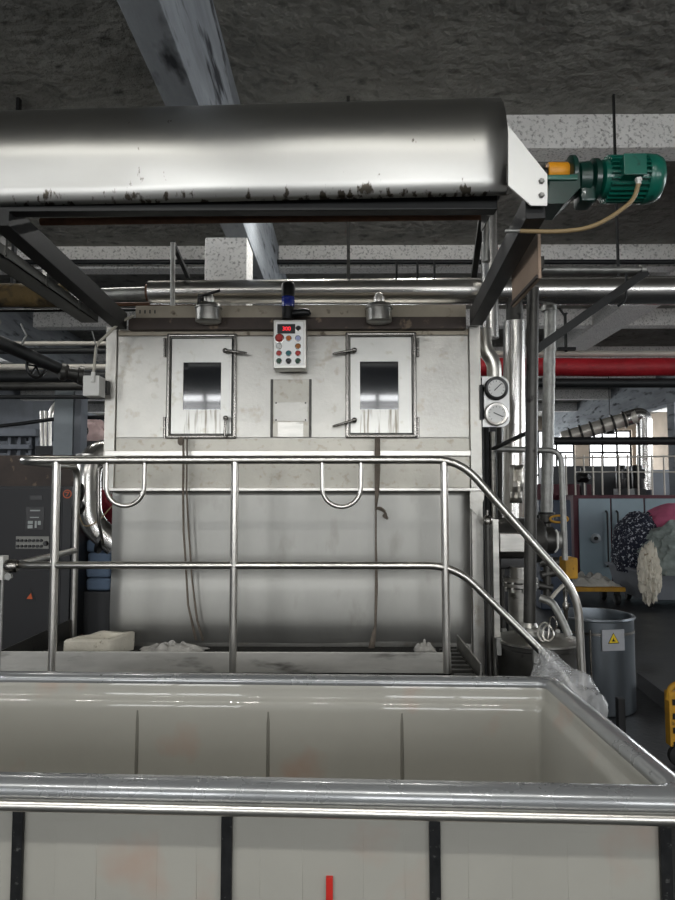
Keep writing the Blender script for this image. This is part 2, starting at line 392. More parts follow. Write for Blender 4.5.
# closing plate inside right end
MB().box(xr-.006, xr-.002, HY+.01, HY+.49, hb+.02, hb+.16).build('inner_end_sheet', M_darkst2, hood)
aL = [(-1.37, 2.6, Z(212, 2.6)), (-1.37, 4.06, Z(321, 4.06))]
aR = [(A(534, 209, 2.55).x, 2.53, Z(209, 2.55)), (A(476, 318, 4.06).x, 4.06, Z(318, 4.06))]
for p, q in (aL, aR): MB().beam(p, q, .075, .1).build('arm', M_darkst, hood)
MB().box(-1.4, xr-.02, 2.60, 2.66, Z(212, 2.62), Z(200, 2.62)+.02, .004).build('front_bar', M_darkst, hood)
MB().cyl((-1.4, 2.95, Z(209, 2.95)), (X(484, 2.95), 2.95, Z(208, 2.95)), .018).build('guide_rod', M_blk, hood)
MB().cyl((-1.4, 3.02, Z(220.5, 3.02)), (A(487, 215, 3.02).x, 3.02, Z(217, 3.02)), .017).build('guide_rod', M_rust, hood, label='thin rust brown guide rod')
# rear frame upright and brace at right
MB().cyl(A(486, 212, 3.1), A(486, 262, 3.1), .018).build('upright', M_galv, hood)
MB().beam(A(482, 216, 3.12), A(474, 276, 3.5), .03, .03).build('brace', M_darkst2, hood)
MB().box(-1.42, xr, 2.9, 2.99, hb+.14, hb+.18).build('cross_bar', M_darkst, hood)
# thin stub peg on right arm
MB().cyl(A(505, 231, 2.62), A(520, 231, 2.62), .007).build('peg', M_galv, hood)

# hanging backing board below right arm
bx = .815
pb = [(bx, 2.80, Z(234, 2.80)), (bx, 2.80, Z(279, 2.80)), (bx, 3.25, Z(308, 3.25)), (bx, 3.25, Z(268, 3.25))]
bd = thing('splash_board', 'tan flat board hanging under the right dark arm beneath the green motor', 'board', (bx, 3, 2.4))
MB().prism(pb, (.012, 0, 0)).build('board', M_boardb, bd)
MB().beam((bx-.004, 2.80, Z(277, 2.80)), (bx-.004, 3.25, Z(305, 3.25)), .012, .018).build('edge_strip', M_brown, bd)

# ================================================================== GEAR MOTOR
MY = 2.66
mc = A(600, 180, MY); mz = Z(181, MY)
mot = thing('gear_motor', 'green gear motor with amber coupling at right end of hood', 'motor', (mc.x, MY, mz-.12))
def mx_(px): return A(px-5-(px-548)*.03, 181, MY).x
MB().prism([(mx_(545), MY-.08, Z(213, MY)), (mx_(563), MY-.08, Z(213, MY)), (mx_(579), MY-.08, Z(198, MY)), (mx_(579), MY-.08, Z(183, MY)), (mx_(549), MY-.08, Z(189, MY))], (0, .16, 0)).build('bracket', M_greend, mot)
MB().box(mx_(545), mx_(576), MY-.09, MY+.09, Z(191, MY), Z(186, MY), .004).build('bracket_plate', M_green, mot)
MB().lathe([(.036, 0), (.04, .006), (.04, .078), (.036, .085)], (mx_(552), MY, mz+.03), (1, 0, 0), 24).build('coupling', M_yellow, mot)
MB().cyl((mx_(545), MY, mz+.03), (mx_(553), MY, mz+.03), .02).build('shaft', M_blk, mot)
MB().lathe([(.075, 0), (.082, .005), (.082, .02), (.075, .025)], (mx_(573), MY, mz+.012), (1, 0, 0), 28).build('flange', M_greend, mot)
g = MB(); x0 = mx_(580)
g.lathe([(.05, 0), (.07, .01), (.075, .05), (.062, .06), (.085, .065), (.085, .085), (.06, .09)], (x0, MY, mz-.005), (1, 0, 0), 24)
g.box(x0+.01, x0+.07, MY-.05, MY+.05, mz-.11, mz-.02, .012)
g.build('gearbox', M_greend, mot)
body = MB(); x0 = mx_(604); x1 = mx_(650)
body.lathe([(.05, 0), (.075, .012), (.078, x1-x0)], (x0, MY, mz), (1, 0, 0), 32)
for k in range(26):
    a = 2*math.pi*k/26; m4 = Matrix.Translation((0, MY, mz)) @ Matrix.Rotation(a, 4, 'X')
    body.box(x0+.03, x1, -.003, .003, .074, .092, 0, m4)
body.build('motor_body', M_green, mot)
MB().lathe([(.094, 0), (.097, .004), (.095, .04), (.085, .062), (.06, .074), (.001, .078)], (x1-.002, MY, mz), (1, 0, 0), 32).build('fan_cowl', M_green, mot)
tb = MB().box(A(624, 165, MY-.12).x, A(646, 165, MY-.12).x, MY-.12, MY-.05, Z(176, MY-.12), Z(156, MY-.12), .008).build('terminal_box', M_green, mot)
MB().box(A(623.5, 165, MY-.12).x, A(646.5, 165, MY-.12).x, MY-.126, MY-.12, Z(176.5, MY-.12), Z(155.5, MY-.12), .004).build('lid', M_green, tb)
gp = A(638.5, 178, MY-.1)
MB().lathe([(.013, 0), (.013, .012), (.010, .013), (.010, .025)], (gp.x, gp.y, gp.z), (0, 0, -1), 6).build('cable_gland', M_white, tb)
cb = fillet([(gp.x, gp.y, gp.z-.02), A(634, 200, MY-.1), A(612, 217, MY-.1), A(590, 228, MY-.1), A(560, 232, MY-.1), A(520, 231, MY-.06)], .08)
tag(MB().tube(cb, .0085, 10).build('motor_cable', M_cable), 'tan power cable curving down from the green motor', 'cable')

# ================================================================== MACHINE
REF[0] = 385
Y0 = 4.15
def bx4(mb, px0, px1, py0, py1, yf, yb, bev=.002):
    return mb.box(X(px0, yf), X(px1, yf), yf, yb, Z(py1, yf), Z(py0, yf), bev)
zt, zb = Z(329, Y0), .603
mach = thing('dyeing_machine', 'big stainless steel fabric dyeing machine with two windowed hatches', 'machine', ((X(105, Y0)+X(480, Y0))/2, 4.6, 0))
MB().box(X(106, Y0), X(481, Y0), Y0+.006, 5.2, Z(491, Y0), zt, .006).box(X(115.5, Y0), X(481, Y0), Y0+.006, 5.2, .12, Z(491, Y0), .006).build('casing', M_panel, mach)
MB().box(X(112, Y0), X(476, Y0), 4.3, 5.1, 0, .13).build('plinth', M_darkst, mach)
bx4(MB(), 105, 115.5, 326, 490, Y0-.03, Y0+.02).build('side_post', M_panel, mach)
bx4(MB(), 470, 481, 326, 690, Y0-.035, Y0+.02).build('side_post', M_panel, mach)
bx4(MB(), 117, 469, 336, 437.5, Y0-.008, Y0+.02, .003).build('front_panel', M_panel, mach)
bx4(MB(), 117, 469, 329.5, 335, Y0-.014, Y0+.02, .002).build('top_strip', M_beige, mach)
bx4(MB(), 117, 469, 438.5, 452, Y0-.008, Y0+.02, .003).build('front_panel', M_panel2, mach)
bx4(MB(), 113, 469, 456, 488, Y0-.008, Y0+.02, .003).build('front_panel', M_panel2, mach)
bx4(MB(), 106, 470, 450.5, 456, Y0-.05, Y0, .004).build('ledge_strip', M_steel, mach)
MB().beam(A(106, 489.5, Y0-.055), A(485, 489.5, Y0-.055), .02, .022, .006).build('guard_bar', M_steel, mach)
for px in (130, 300, 460): MB().cyl(A(px, 489.5, Y0-.05), A(px, 489.5, Y0), .008).build('bar_bracket', M_dull, mach)
REF[0] = 560
# lower apron: gently bulged sheet rolling inwards at its foot
pr = []
for t in range(29):
    s = t/28; py = 491+(648-491)*s
    d = -.012
    if s > .46: d += .005*math.sin(min(1, (s-.46)/.14)*math.pi)                 # pressed crease
    d += -.008*math.sin(max(0, min(1, (s-.55)/.45))*math.pi) + .03*max(0, (s-.8)/.2)**2
    pr.append((d, Z(py, Y0)))
rings = []
for i in range(29):
    x = X(112, Y0)+(X(470, Y0)-X(112, Y0))*i/28
    rings.append([(x, Y0+d+.004*noise.noise(Vector((x*1.6, z*1.6, 4))), z) for d, z in pr])
MB().loft(rings, False, False, closed=False).build('apron', M_apron, mach, sharp=1.2, solid=.003)
REF[0] = 385
# gusset at right end of guard bar
MB().prism([A(470, 491, Y0-.05), A(484, 491, Y0-.05), A(484, 499, Y0-.05), A(477, 515, Y0-.05), A(470, 508, Y0-.05)], (0, .006, 0)).build('gusset', M_panel, mach)
# overhanging ledge and perforated channel on top
mb = MB(); mb.box(X(127, 4.08), X(467, 4.08), 4.08, 4.4, Z(329, 4.08), Z(317, 4.08), .003); mb.build('top_ledge', M_brown, mach)
mb = MB(); mb.box(X(134, 4.1), X(467, 4.1), 4.10, 4.4, Z(317.5, 4.1), Z(305, 4.1), .003); mb.mi = 1
for px in (138, 143, 148, 153): mb.box(X(px, 4.1), X(px+1.3, 4.1), 4.098, 4.105, Z(313, 4.1), Z(309.5, 4.1))
mb.build('perforated_channel', [M_beige, M_black], mach)
# hatches
for side, (fx0, fx1, fy0, fy1), (gx0, gx1, gy0, gy1) in ((0, (166.5, 236.5, 333.5, 438.5), (183, 221, 362, 409.5)), (1, (345.5, 416.5, 332.5, 438), (360, 398.5, 361.5, 409.5))):
    yd = Y0-.02
    dm = door_mat('hatch sheet %s' % ('west', 'east')[side], X((gx0+gx1)/2, yd)-mach.location.x, (X(gx1, yd)-X(gx0, yd))/2, Z(gy1, yd))
    d = MB(); x0, x1, z0, z1 = X(fx0+4, yd), X(fx1-4, yd), Z(fy1-4, yd), Z(fy0+4, yd)
    a, b, c, e_ = X(gx0, yd), X(gx1, yd), Z(gy1, yd), Z(gy0, yd)
    d.box(x0, a, yd, yd+.02, z0, z1); d.box(b, x1, yd, yd+.02, z0, z1); d.box(a, b, yd, yd+.02, z0, c); d.box(a, b, yd, yd+.02, e_, z1)
    door = d.build('hatch_door', dm, mach)
    fr = MB()
    q = [(X(fx0, yd), Z(fy0, yd)), (X(fx1, yd), Z(fy0, yd)), (X(fx1, yd), Z(fy1, yd)), (X(fx0, yd), Z(fy1, yd))]
    w_ = .021
    fr.box(q[0][0], q[1][0], yd-.014, yd+.02, q[0][1]-w_, q[0][1], .007); fr.box(q[0][0], q[1][0], yd-.014, yd+.02, q[2][1], q[2][1]+w_, .007)
    fr.box(q[0][0], q[0][0]+w_, yd-.014, yd+.02, q[2][1], q[0][1], .007); fr.box(q[1][0]-w_, q[1][0], yd-.014, yd+.02, q[2][1], q[0][1], .007)
    fr.build('frame', M_railb, door)
    gs = MB(); k = .006
    gs.box(x0, x1, yd-.003, yd+.001, z1-k, z1); gs.box(x0, x1, yd-.003, yd+.001, z0, z0+k); gs.box(x0, x0+k, yd-.003, yd+.001, z0, z1); gs.box(x1-k, x1, yd-.003, yd+.001, z0, z1)
    gs.build('gasket', M_rubber, door)
    MB().box(a, b, yd+.008, yd+.014, c, e_).build('window_pane', M_glass, door)
    hs = ([((225, 350.5), (247, 353)), ((225.5, 418), (224.5, 438))], [((354.5, 350), (332.5, 354)), ((354.5, 420), (332.5, 426.5))])[side]
    for (hx, hy), (tx, ty) in hs:
        p = A(hx, hy, yd-.05); t = A(tx, ty, yd-.055)
        h = MB().cyl((p.x, yd-.002, p.z), (p.x, yd-.045, p.z), .008)
        h.tube([p, p+(t-p)*.15, p+(t-p)*.9, t], [.008, .009, .0075, .005], 12)
        h.lathe([(.002, -.017), (.011, -.013), (.0165, 0), (.011, .013), (.002, .017)], p, (0, 1, 0), 16)
        h.build('handle', M_railb, door)
    hx = (164.5, 418)[side]
    for hy0, hy1 in ((338, 357), (417, 438)):
        h = MB(); p, t = A(hx, hy0, yd-.004), A(hx, hy1, yd-.004)
        h.cyl(p, (p+t)/2+Vector((0, 0, .003)), .0085, 12); h.cyl((p+t)/2-Vector((0, 0, .003)), t, .0085, 12)
        h.box(p.x-.004, p.x+.012 if side == 0 else p.x+.004, yd-.003, yd+.02, t.z, p.z)
        h.build('hinge', M_railb, door)
# access plate between the hatches
ya = Y0-.014
mb = MB(); bx4(mb, 271, 311, 379.5, 437, ya, Y0, .003); ap = mb.build('access_plate', M_panel2, mach)
for a, b in ((270.5, 273), (309, 311.5)): bx4(MB(), a, b, 379, 437, ya-.008, ya, .002).build('guide_rail', M_darkst2, ap)
bx4(MB(), 274, 308, 402, 421, ya-.004, ya, .001).build('cover_plate', M_panel, ap)
bx4(MB(), 278, 303.5, 422, 437, ya-.003, ya, .001).build('lower_slot', M_dull, ap)
mb = MB()
for px, py in ((276, 403), (305.5, 403), (276, 420), (305.5, 420)): p = A(px, py, ya-.004); mb.lathe([(.005, 0), (.004, .003)], p, (0, -1, 0), 10)
mb.build('screws', M_darkst, ap)

# canisters clamped to the ledge
for i, (px, lab) in enumerate(((208.5, 'small steel canister with black lever cap above the left hatch'), (379, 'small steel canister with plain round neck above the right hatch'))):
    yc = 3.985; c = A(px, 322.5, yc); hgt = Z(304, yc)-Z(322, yc)
    o = thing('steel_canister', lab, 'canister', (c.x, yc, c.z), 'steel canisters on the machine ledge')
    MB().lathe([(.066, 0), (.076, .006), (.077, hgt*.72), (.083, hgt*.74), (.083, hgt*.82), (.078, hgt*.84), (.07, hgt)], (c.x, yc, c.z), (0, 0, 1), 32).build('body', M_dull, o)
    MB().lathe([(.03, 0), (.033, .01), (.033, .045), (.024, .05), (.024, .062), (.012, .072)], (c.x, yc, c.z+hgt), (0, 0, 1), 20).build('neck', M_rail, o)
    MB().box(c.x-.05, c.x+.05, yc+.06, 4.1, c.z+.05, c.z+.075).build('clamp', M_darkst, o)
    if i == 0:
        MB().tube(fillet([A(198, 305, yc-.05), A(199, 296, yc-.05), A(208, 294, yc-.05), A(220, 290.5, yc-.05)], .03), .008, 10).build('lever', M_black, o)
        MB().box(c.x-.06, c.x-.035, yc-.03, yc+.03, c.z+hgt-.005, c.z+hgt+.06, .006).build('lug', M_darkst, o)

# control box
yb0, yb1 = 3.955, 4.078
cbx = thing('control_box', 'stainless push button box with red digital display between the hatches', 'control box', (X(289, yb0), 4.05, Z(371, yb0)))
mb = MB(); mb.box(X(273, yb0), X(306, yb0), yb0, yb1, Z(368, yb0), Z(319.5, yb0), .006); mb.build('housing', M_steel, cbx)
MB().box(X(282, yb0), X(297, yb0), yb1, Y0-.006, Z(358, yb0), Z(332, yb0)).build('mounting_bracket', M_darkst, cbx)
MB().box(X(275.5, yb0), X(303, yb0), yb0-.006, yb0, Z(365, yb0), Z(322, yb0), .002).build('face_plate', M_plate, cbx)
yf = yb0-.006
ds = MB().box(X(277, yf), X(295, yf), yf-.004, yf, Z(333.5, yf), Z(324, yf), .001).build('display', M_black, cbx)
p = A(286.5, 328.8, yf-.005); text('digits', '300', .034, (p.x, yf-.0055, p.z), M_b['led'], ds)
def button(px, py, r, m, nm='button', dep=.014, ring=True):
    p = A(px, py, yf); b = MB().lathe([(r, 0), (r, dep*.7), (r*.7, dep), (.001, dep)], (p.x, yf-.003, p.z), (0, -1, 0), 18).build(nm, m, cbx)
    if ring: MB().lathe([(r*1.25, 0), (r*1.25, .004), (r, .005)], (p.x, yf, p.z), (0, -1, 0), 18).build('collar', M_railb, b)
button(279.5, 338.5, .023, M_b['red'], 'emergency_stop', .026)
for px, py, c in ((288.7, 338.5, 'orange'), (298, 338.5, 'blue'), (279, 346.5, 'white'), (298, 346.5, 'amber'), (279, 353.5, 'red'), (288.6, 353.5, 'teal'), (298, 353.5, 'red'), (279, 361.2, 'green'), (288.6, 361.2, 'black'), (298, 361.2, 'green')):
    button(px, py, .0145, M_b[c])
button(298.3, 328.5, .0135, M_black, 'selector_knob', .02)

# stack light with horn standing on the control box
c = A(288, 319.5, 4.02); sl = thing('signal_lamp', 'black signal lamp with blue lens standing on the control box', 'signal lamp', (c.x, 4.02, c.z))
def zz(py): return Z(py, 4.02)
MB().lathe([(.036, 0), (.036, zz(307)-c.z)], (c.x, 4.02, c.z), (0, 0, 1), 24).build('base', M_black, sl)
MB().lathe([(.039, 0), (.04, .004), (.04, zz(297)-zz(307)-.002)], (c.x, 4.02, zz(307)), (0, 0, 1), 24).build('lens', M_b['lampblue'], sl)
MB().lathe([(.041, 0), (.041, zz(285)-zz(297)), (.034, zz(283)-zz(297))], (c.x, 4.02, zz(297)), (0, 0, 1), 24).build('cap', M_black, sl)
h = MB().tube([A(293, 313.5, 4.02), A(303, 312.5, 4.0), A(308, 313, 4.0), A(310, 315, 4.0)], [.024, .026, .024, .012], 14); h.build('horn', M_black, sl)

# hanging webbing straps
def strap(name, lab, pts, w, Y, twist=.0):
    mb = MB(); n = len(pts)
    L, Rr = [], []
    for i, (px, py, ww) in enumerate(pts):
        p = A(px, py, Y-.004*math.sin(i*1.3)); L.append(p-Vector((ww, 0, 0))); Rr.append(p+Vector((ww, .003, 0)))
    mb.loft([[a, b] for a, b in zip(L, Rr)], False, False, closed=False)
    return mb
ys = Y0-.105
s1 = thing('webbing_strap', 'narrow double grey strap hanging below the left hatch', 'strap', A(184, 640, ys), 'straps hanging down the machine front')
strap('', '', [(183, 437, .006), (183.5, 455, .007), (183, 490, .007), (183.5, 530, .006), (186, 570, .006), (188, 605, .006), (196, 640, .008)], 0, ys).build('strand', M_strap, s1, solid=.002)
strap('', '', [(187, 437, .004), (186.5, 490, .005), (188.5, 530, .005), (192, 580, .005), (197, 620, .006), (203, 641, .007)], 0, ys+.006).build('strand', M_strap, s1, solid=.002)
MB().blob(A(181, 441, ys), (.018, .012, .024), .3, 2, 2).build('knot', M_strap, s1)
s2 = thing('webbing_strap', 'brown strap with a loose knot hanging below the right hatch', 'strap', A(376, 648, ys), 'straps hanging down the machine front')
strap('', '', [(377.5, 437, .016), (377.5, 470, .017), (377, 495, .012), (376, 508, .006)], 0, ys).build('ribbon', M_strap, s2, solid=.002)
strap('', '', [(376, 508, .005), (376, 540, .005), (376.5, 585, .009), (375.5, 625, .007), (373, 640, .016), (371, 650, .02)], 0, ys+.004).build('tail', M_strap, s2, solid=.002)
k = MB()
for i in range(5):
    k.tube(fillet([A(376, 508, ys-.01), A(381+i, 507+i*1.2, ys-.03+i*.008), A(386+i*.6, 512+i*2, ys-.02), A(383, 516, ys-.01)], .03), .005, 8)
k.build('knot', M_strap, s2)

# ================================================================== PLATFORM, RAILING
yp = 3.5; zd = .60; REF[0] = 560
plat = thing('work_platform', 'low steel work platform with tread plate deck in front of the machine', 'platform', (-.6, 3.8, 0))
XLp, XRp = X(4, yp), .70
mb = MB(); mb.box(XLp, XRp, yp+.01, 4.09, zd-.04, zd, .003); mb.box(XLp, X(104, Y0)-.06, 4.09, 4.42, zd-.04, zd, .003)
mb.build('deck', M_deck, plat)
MB().box(XLp, X(450, yp), yp-.006, yp+.006, Z(673, yp), Z(652, yp), .004).build('toe_board', M_toe, plat, label='scuffed bright toe board along the front')
MB().box(XLp, XLp+.008, yp, 4.42, zd, Z(651, yp), .002).build('toe_board', M_darkst2, plat)
MB().box(.655, .665, 3.36, 4.05, zd-.03, zd+.08, .002).build('toe_board', M_dull, plat)
for k in range(7):
    MB().box(X(451, yp), .65, 3.42+k*.09, 3.45+k*.09, zd, zd+.012).build('tread_bar', M_darkst2, plat)
MB().box(X(449, yp), .66, 3.3, 3.5, zd-.04, zd, .003).build('landing', M_deck, plat)
for x, y in ((XLp+.05, 3.55), (-.6, 3.55), (.45, 3.55), (XLp+.05, 4.36), (.63, 3.95)):
    MB().box(x-.025, x+.025, y-.025, y+.025, 0, zd-.04).build('leg', M_darkst, plat)
rail = thing('platform_railing', 'polished steel tube railing with two hanging hoops along platform front', 'railing', (-.6, yp, zd))
rt_ = .0205
zT, zM = Z(460, yp), Z(565.5, yp)
yB = 4.37; xB = A(75, 560, yB).x
top = fillet([(xB, yB, zd), (xB, yB, zT), (X(19, yp), yp, zT), (X(458, yp), yp, zT), A(577, 594, yp), A(585, 690, yp)], .11, 8)
# short corner radius on the left
MB().tube(fillet([(xB, yB, zd), (xB, yB, zT-.0), (xB+.03, yp, zT)], .09, 8)[:-1]+fillet([(xB+.02, yp+.12, zT), (X(19, yp), yp, zT), (X(60, yp), yp, zT)], .08, 8)+
          fillet([(X(80, yp), yp, zT), (X(461, yp), yp, zT), A(578, 594, yp), (A(584, 640, yp).x, yp, 0)], .13, 8), rt_, 16).build('top_rail', M_rail, rail)
MB().tube([(xB, yB, zM+.005), (xB+.02, yp+.1, zM), (X(19, yp), yp+.02, zM)]+fillet([(X(30, yp), yp, zM), (X(455, yp), yp, zM), A(546, 656, yp), A(584, 703, yp)], .14, 8), rt_*.93, 16).build('middle_rail', M_rail, rail)
for px0, px1 in ((56.5, 52.5), (235, 233), (444, 446.5)):
    p, q = A(px0, 462, yp), A(px1, 652, yp); MB().cyl((p.x, yp, p.z), (q.x, yp, zd), rt_, 16).build('post', M_rail, rail)
for a, b, dep in ((105, 143, 506), (322, 361, 507)):
    p, q = X(a, yp), X(b, yp); r = (q-p)/2; zc = Z(dep, yp)+r; pts = [(p, yp-.003, zT-.005)]
    for i in range(13): t = math.pi+math.pi*i/12; pts.append(((p+q)/2+r*math.cos(t), yp-.003, zc+r*math.sin(t)))
    pts.append((q, yp-.003, zT-.005)); MB().tube(pts, .0115, 12).build('hoop', M_rail, rail)
# joint clamp and white cover at left end
jc = thing('rail_clamp', 'pipe clamp with white square cover at left end of railing', 'clamp', A(10, 566, yp))
p = A(12, 566, yp); MB().lathe([(.03, 0), (.034, .01), (.034, .05), (.026, .06)], p-Vector((.03, 0, 0)), (1, 0, 0), 18).build('collar', M_railb, jc)
MB().lathe([(.012, 0), (.02, .004), (.02, .02)], p+Vector((0, -.02, -.05)), (0, -1, 0), 6).build('bolt', M_galv, jc)
MB().box(X(-9, yp), X(6, yp), yp-.03, yp+.03, Z(580, yp), Z(556, yp), .004).build('cover', M_white, jc)
MB().cyl((X(3, yp), yp, Z(580, yp)), (X(3, yp), yp, .0), .008).build('stay', M_galv, jc)

REF[0] = 495
# foam box on the platform
bw = 3.86; c0 = Vector((X(99, bw), bw, zd))
fb = MB(); x0, x1 = A(65, 640, 3.78).x, A(110, 640, 3.78).x; zt_ = zd+.105
def fring(o, z): 
    q = [Vector((x0+o, 3.75+o, z)), Vector((x1-o, 3.78+o, z)), Vector((x1+.07-o, 4.0-o, z)), Vector((x0+.12+o, 4.02-o, z))]; out = []
    for i in range(4):
        a, b = q[i], q[(i+1) % 4]
        for t in (.06, .35, .65, .94): out.append(wob(a+(b-a)*t, .008, 9))
    return out
fb.loft([fring(.0, zd+.001), fring(-.006, zd+.05), fring(-.006, zt_-.008), fring(.004, zt_), fring(.03, zt_), fring(.04, zt_-.03), fring(.05, zd+.03)])
tag(fb.build('foam_box', M_foam), 'dirty white foam tray on the platform left of the rag', 'box')
def rag(c, sx, sy, h, seed, name='rag'):
    def fn(u, v):
        x, y = (u-.5)*2*sx, (v-.5)*2*sy
        r = 1-.25*noise.noise(Vector((u*5, v*5, seed)))
        z = h*(.35+.65*abs(noise.noise(Vector((u*7, v*4, seed*2)))))*(1-abs(2*u-1)**3)*(1-abs(2*v-1)**4)
        return (c.x+x*r, c.y+y*r, c.z+.004+z)
    return MB().sheet(fn, 40, 18)
tag(rag(Vector((A(173, 645, 3.95).x, 3.95, zd)), .18, .07, .075, 3.).build('rag', M_rag, solid=.006), 'crumpled grey rag lying on platform below the left strap', 'rag')
tag(rag(Vector((X(424, 3.95), 3.98, zd)), .06, .035, .07, 8.).build('rag', M_rag, solid=.005), 'small pale scrap of cloth lying by the right hand railing post', 'rag')

# ================================================================== TUB TROLLEY
zr = .83
fl, fr_ = G(0, 671, zr), G(556, 676.5, zr)
nl, nr = G(0, 782, zr), G(675, 796, zr)
sr0, sr1 = G(565, 683, zr), G(675, 771, zr)
def isect(a, b, c, d):
    a, b, c, d = [Vector((p.x, p.y)) for p in (a, b, c, d)]; r, s = b-a, d-c
    t = (c-a).cross(s)/r.cross(s) if hasattr(r, 'cross') else 0
    return a+r*t
def c2(r, s): return r.x*s.y-r.y*s.x
def isect(a, b, c, d):
    a, b, c, d = [Vector((p.x, p.y)) for p in (a, b, c, d)]; r, s = b-a, d-c
    return a + r*(c2(c-a, s)/c2(r, s))
lx0, lx1 = Vector((-1.62, 0, 0)), Vector((-1.62, 1, 0))
Q = [isect(nl, nr, lx0, lx1), isect(nl, nr, sr0, sr1), isect(fl, fr_, sr0, sr1), isect(fl, fr_, lx0, lx1)]   # near-left, near-right, far-right, far-left
def qring(off, z, rad=.05, n=6):
    es = []
    for i in range(4):
        a, b = Q[i], Q[(i+1) % 4]; d = (b-a).normalized(); nn = Vector((-d.y, d.x)); es.append((a+nn*off, b+nn*off))
    cs = [isect(es[i-1][0], es[i-1][1], es[i][0], es[i][1]) for i in range(4)]; out = []
    rad = max(rad-off*.3, .02)
    for i in range(4):
        p = cs[i]; u = (cs[i-1]-p).normalized(); v = (cs[(i+1) % 4]-p).normalized()
        for k in range(n+1):
            s = k/n; q = (p+u*rad)*(1-s)**2 + p*2*s*(1-s) + (p+v*rad)*s*s; out.append(Vector((q.x, q.y, z)))
    return out
tub = thing('laundry_trolley', 'long milky plastic tub trolley with steel tube frame in the foreground', 'trolley', ((Q[0].x+Q[2].x)/2, (Q[0].y+Q[2].y)/2, 0))
lv = [(.095, .17), (.065, .185), (.06, .22), (.052, .6), (.05, .788), (.01, .796), (0, .801), (-.001, .81), (.004, .82), (.014, .828), (.028, .83), (.042, .829), (.054, .825),
      (.062, .812), (.065, .800), (.0655, .79), (.066, .768), (.0685, .762), (.0755, .755), (.0815, .747), (.0855, .738), (.0875, .729), (.0882, .718), (.09, .68), (.11, .27), (.125, .235), (.16, .225)]
MB().loft([qring(o, z) for o, z in lv]).build('tub', M_tub, tub, sharp=1.0)
M_rim = mat('grey glossy tub rim', '8d8f90', .28, .45, var=.08, scale=3, coat=.8, coat_rough=.04)
MB().loft([qring(o, z) for o, z in ((.048, .789), (.004, .7915), (-.006, .799), (-.0075, .811), (-.001, .825), (.012, .8335), (.028, .836), (.045, .835), (.061, .829), (.067, .815), (.064, .806))], False, False).build('rim', M_rim, tub, sharp=1.0, label='grey glossy rim')
def edge_pt(i, t, off):
    a, b = Q[i], Q[(i+1) % 4]; d = (b-a).normalized(); nn = Vector((-d.y, d.x)); return a+(b-a)*t+nn*off, d, nn
def on_edge(i, px, py, z, off):         # point of edge i seen at column px
    a, b = Q[i], Q[(i+1) % 4]; d = (b-a).normalized(); nn = Vector((-d.y, d.x)); a3 = a+nn*off; b3 = b+nn*off
    r = ray(px, py); return isect(a3, b3, Vector((0, 0, 0)), Vector((r.x, r.y, 0)))
MB().tube(qring(-.006, .782, .05), .0145, 14, closed=True).build('frame_rail', M_rail, tub)
MB().tube(qring(.0, .15, .05), .016, 12, closed=True).build('base_rail', M_darkst2, tub)
def ubar(i, px, off0, off1, w=.03, z0=.15, z1=.775):
    p = on_edge(i, px, 850 if i == 0 else 720, .7, off0); a, b = Q[i], Q[(i+1) % 4]; d = (b-a).normalized()
    m4 = Matrix(((d.x, -d.y, 0, p.x), (d.y, d.x, 0, p.y), (0, 0, 1, 0), (0, 0, 0, 1)))
    return MB().box(-w/2, w/2, -.003, .009, z0, z1, .002, m4)
for px in (-196, 17, 226.5, 435, 666): ubar(0, px, .04, 0, .026).build('upright_bar', M_bar, tub)
for px in (-100, 137, 268, 402): ubar(2, px, .04, 0, .03).build('upright_bar', M_bar, tub)
for t in (.25, .5, .75):
    p, d, nn = edge_pt(1, t, .04); m4 = Matrix(((d.x, -d.y, 0, p.x), (d.y, d.x, 0, p.y), (0, 0, 1, 0), (0, 0, 0, 1)))
    MB().box(-.013, .013, -.003, .009, .15, .765, .002, m4).build('upright_bar', M_bar, tub)
# frame ribs moulded against the far wall, showing grey inside
for px in (137, 268, 402):
    rb = []
    for z, o in ((.718, .0872), (.68, .089), (.5, .0978), (.3, .1075)):
        q = on_edge(2, px, 740, z, o); rb.append(Vector((q.x, q.y, z)))
    MB().tube(rb, [.003, .006, .007, .007], 8).build('inner_rib', M_ribs, tub)
# shallow moulded panels on the front wall
for k, (a, b) in enumerate(((55, 97), (157, 197), (260, 303), (363, 405), (468, 512), (567, 610))):
    pa, pb = on_edge(0, a, 850, .6, .0525), on_edge(0, b, 850, .6, .0525); d = (pb-pa); L_ = d.length; d.normalize()
    m4 = Matrix(((d.x, -d.y, 0, pa.x), (d.y, d.x, 0, pa.y), (0, 0, 1, 0), (0, 0, 0, 1)))
    MB().box(0, L_, -.002, .01, .25, .722, .002, m4, 2).build('moulded_panel', M_tub, tub)
pa = on_edge(0, 329.5, 880, .6, .05)
MB().box(pa.x-.008, pa.x+.008, pa.y-.008, pa.y+.004, .3, G(329, 876, .58).z if False else A(329.5, 876, pa.y).z, .001).build('red_tape', M_redt, tub, label='strip of red tape')
for i in range(4):
    p, d, nn = edge_pt(i, .07, .12)
    cs = MB().box(p.x-.025, p.x+.025, p.y-.03, p.y+.03, .08, .17, .004).build('caster', M_darkst, tub)
    MB().lathe([(.045, -.017), (.055, -.012), (.055, .012), (.045, .017)], (p.x, p.y, .055), (1, 0, 0), 24).build('wheel', M_rubber, cs)

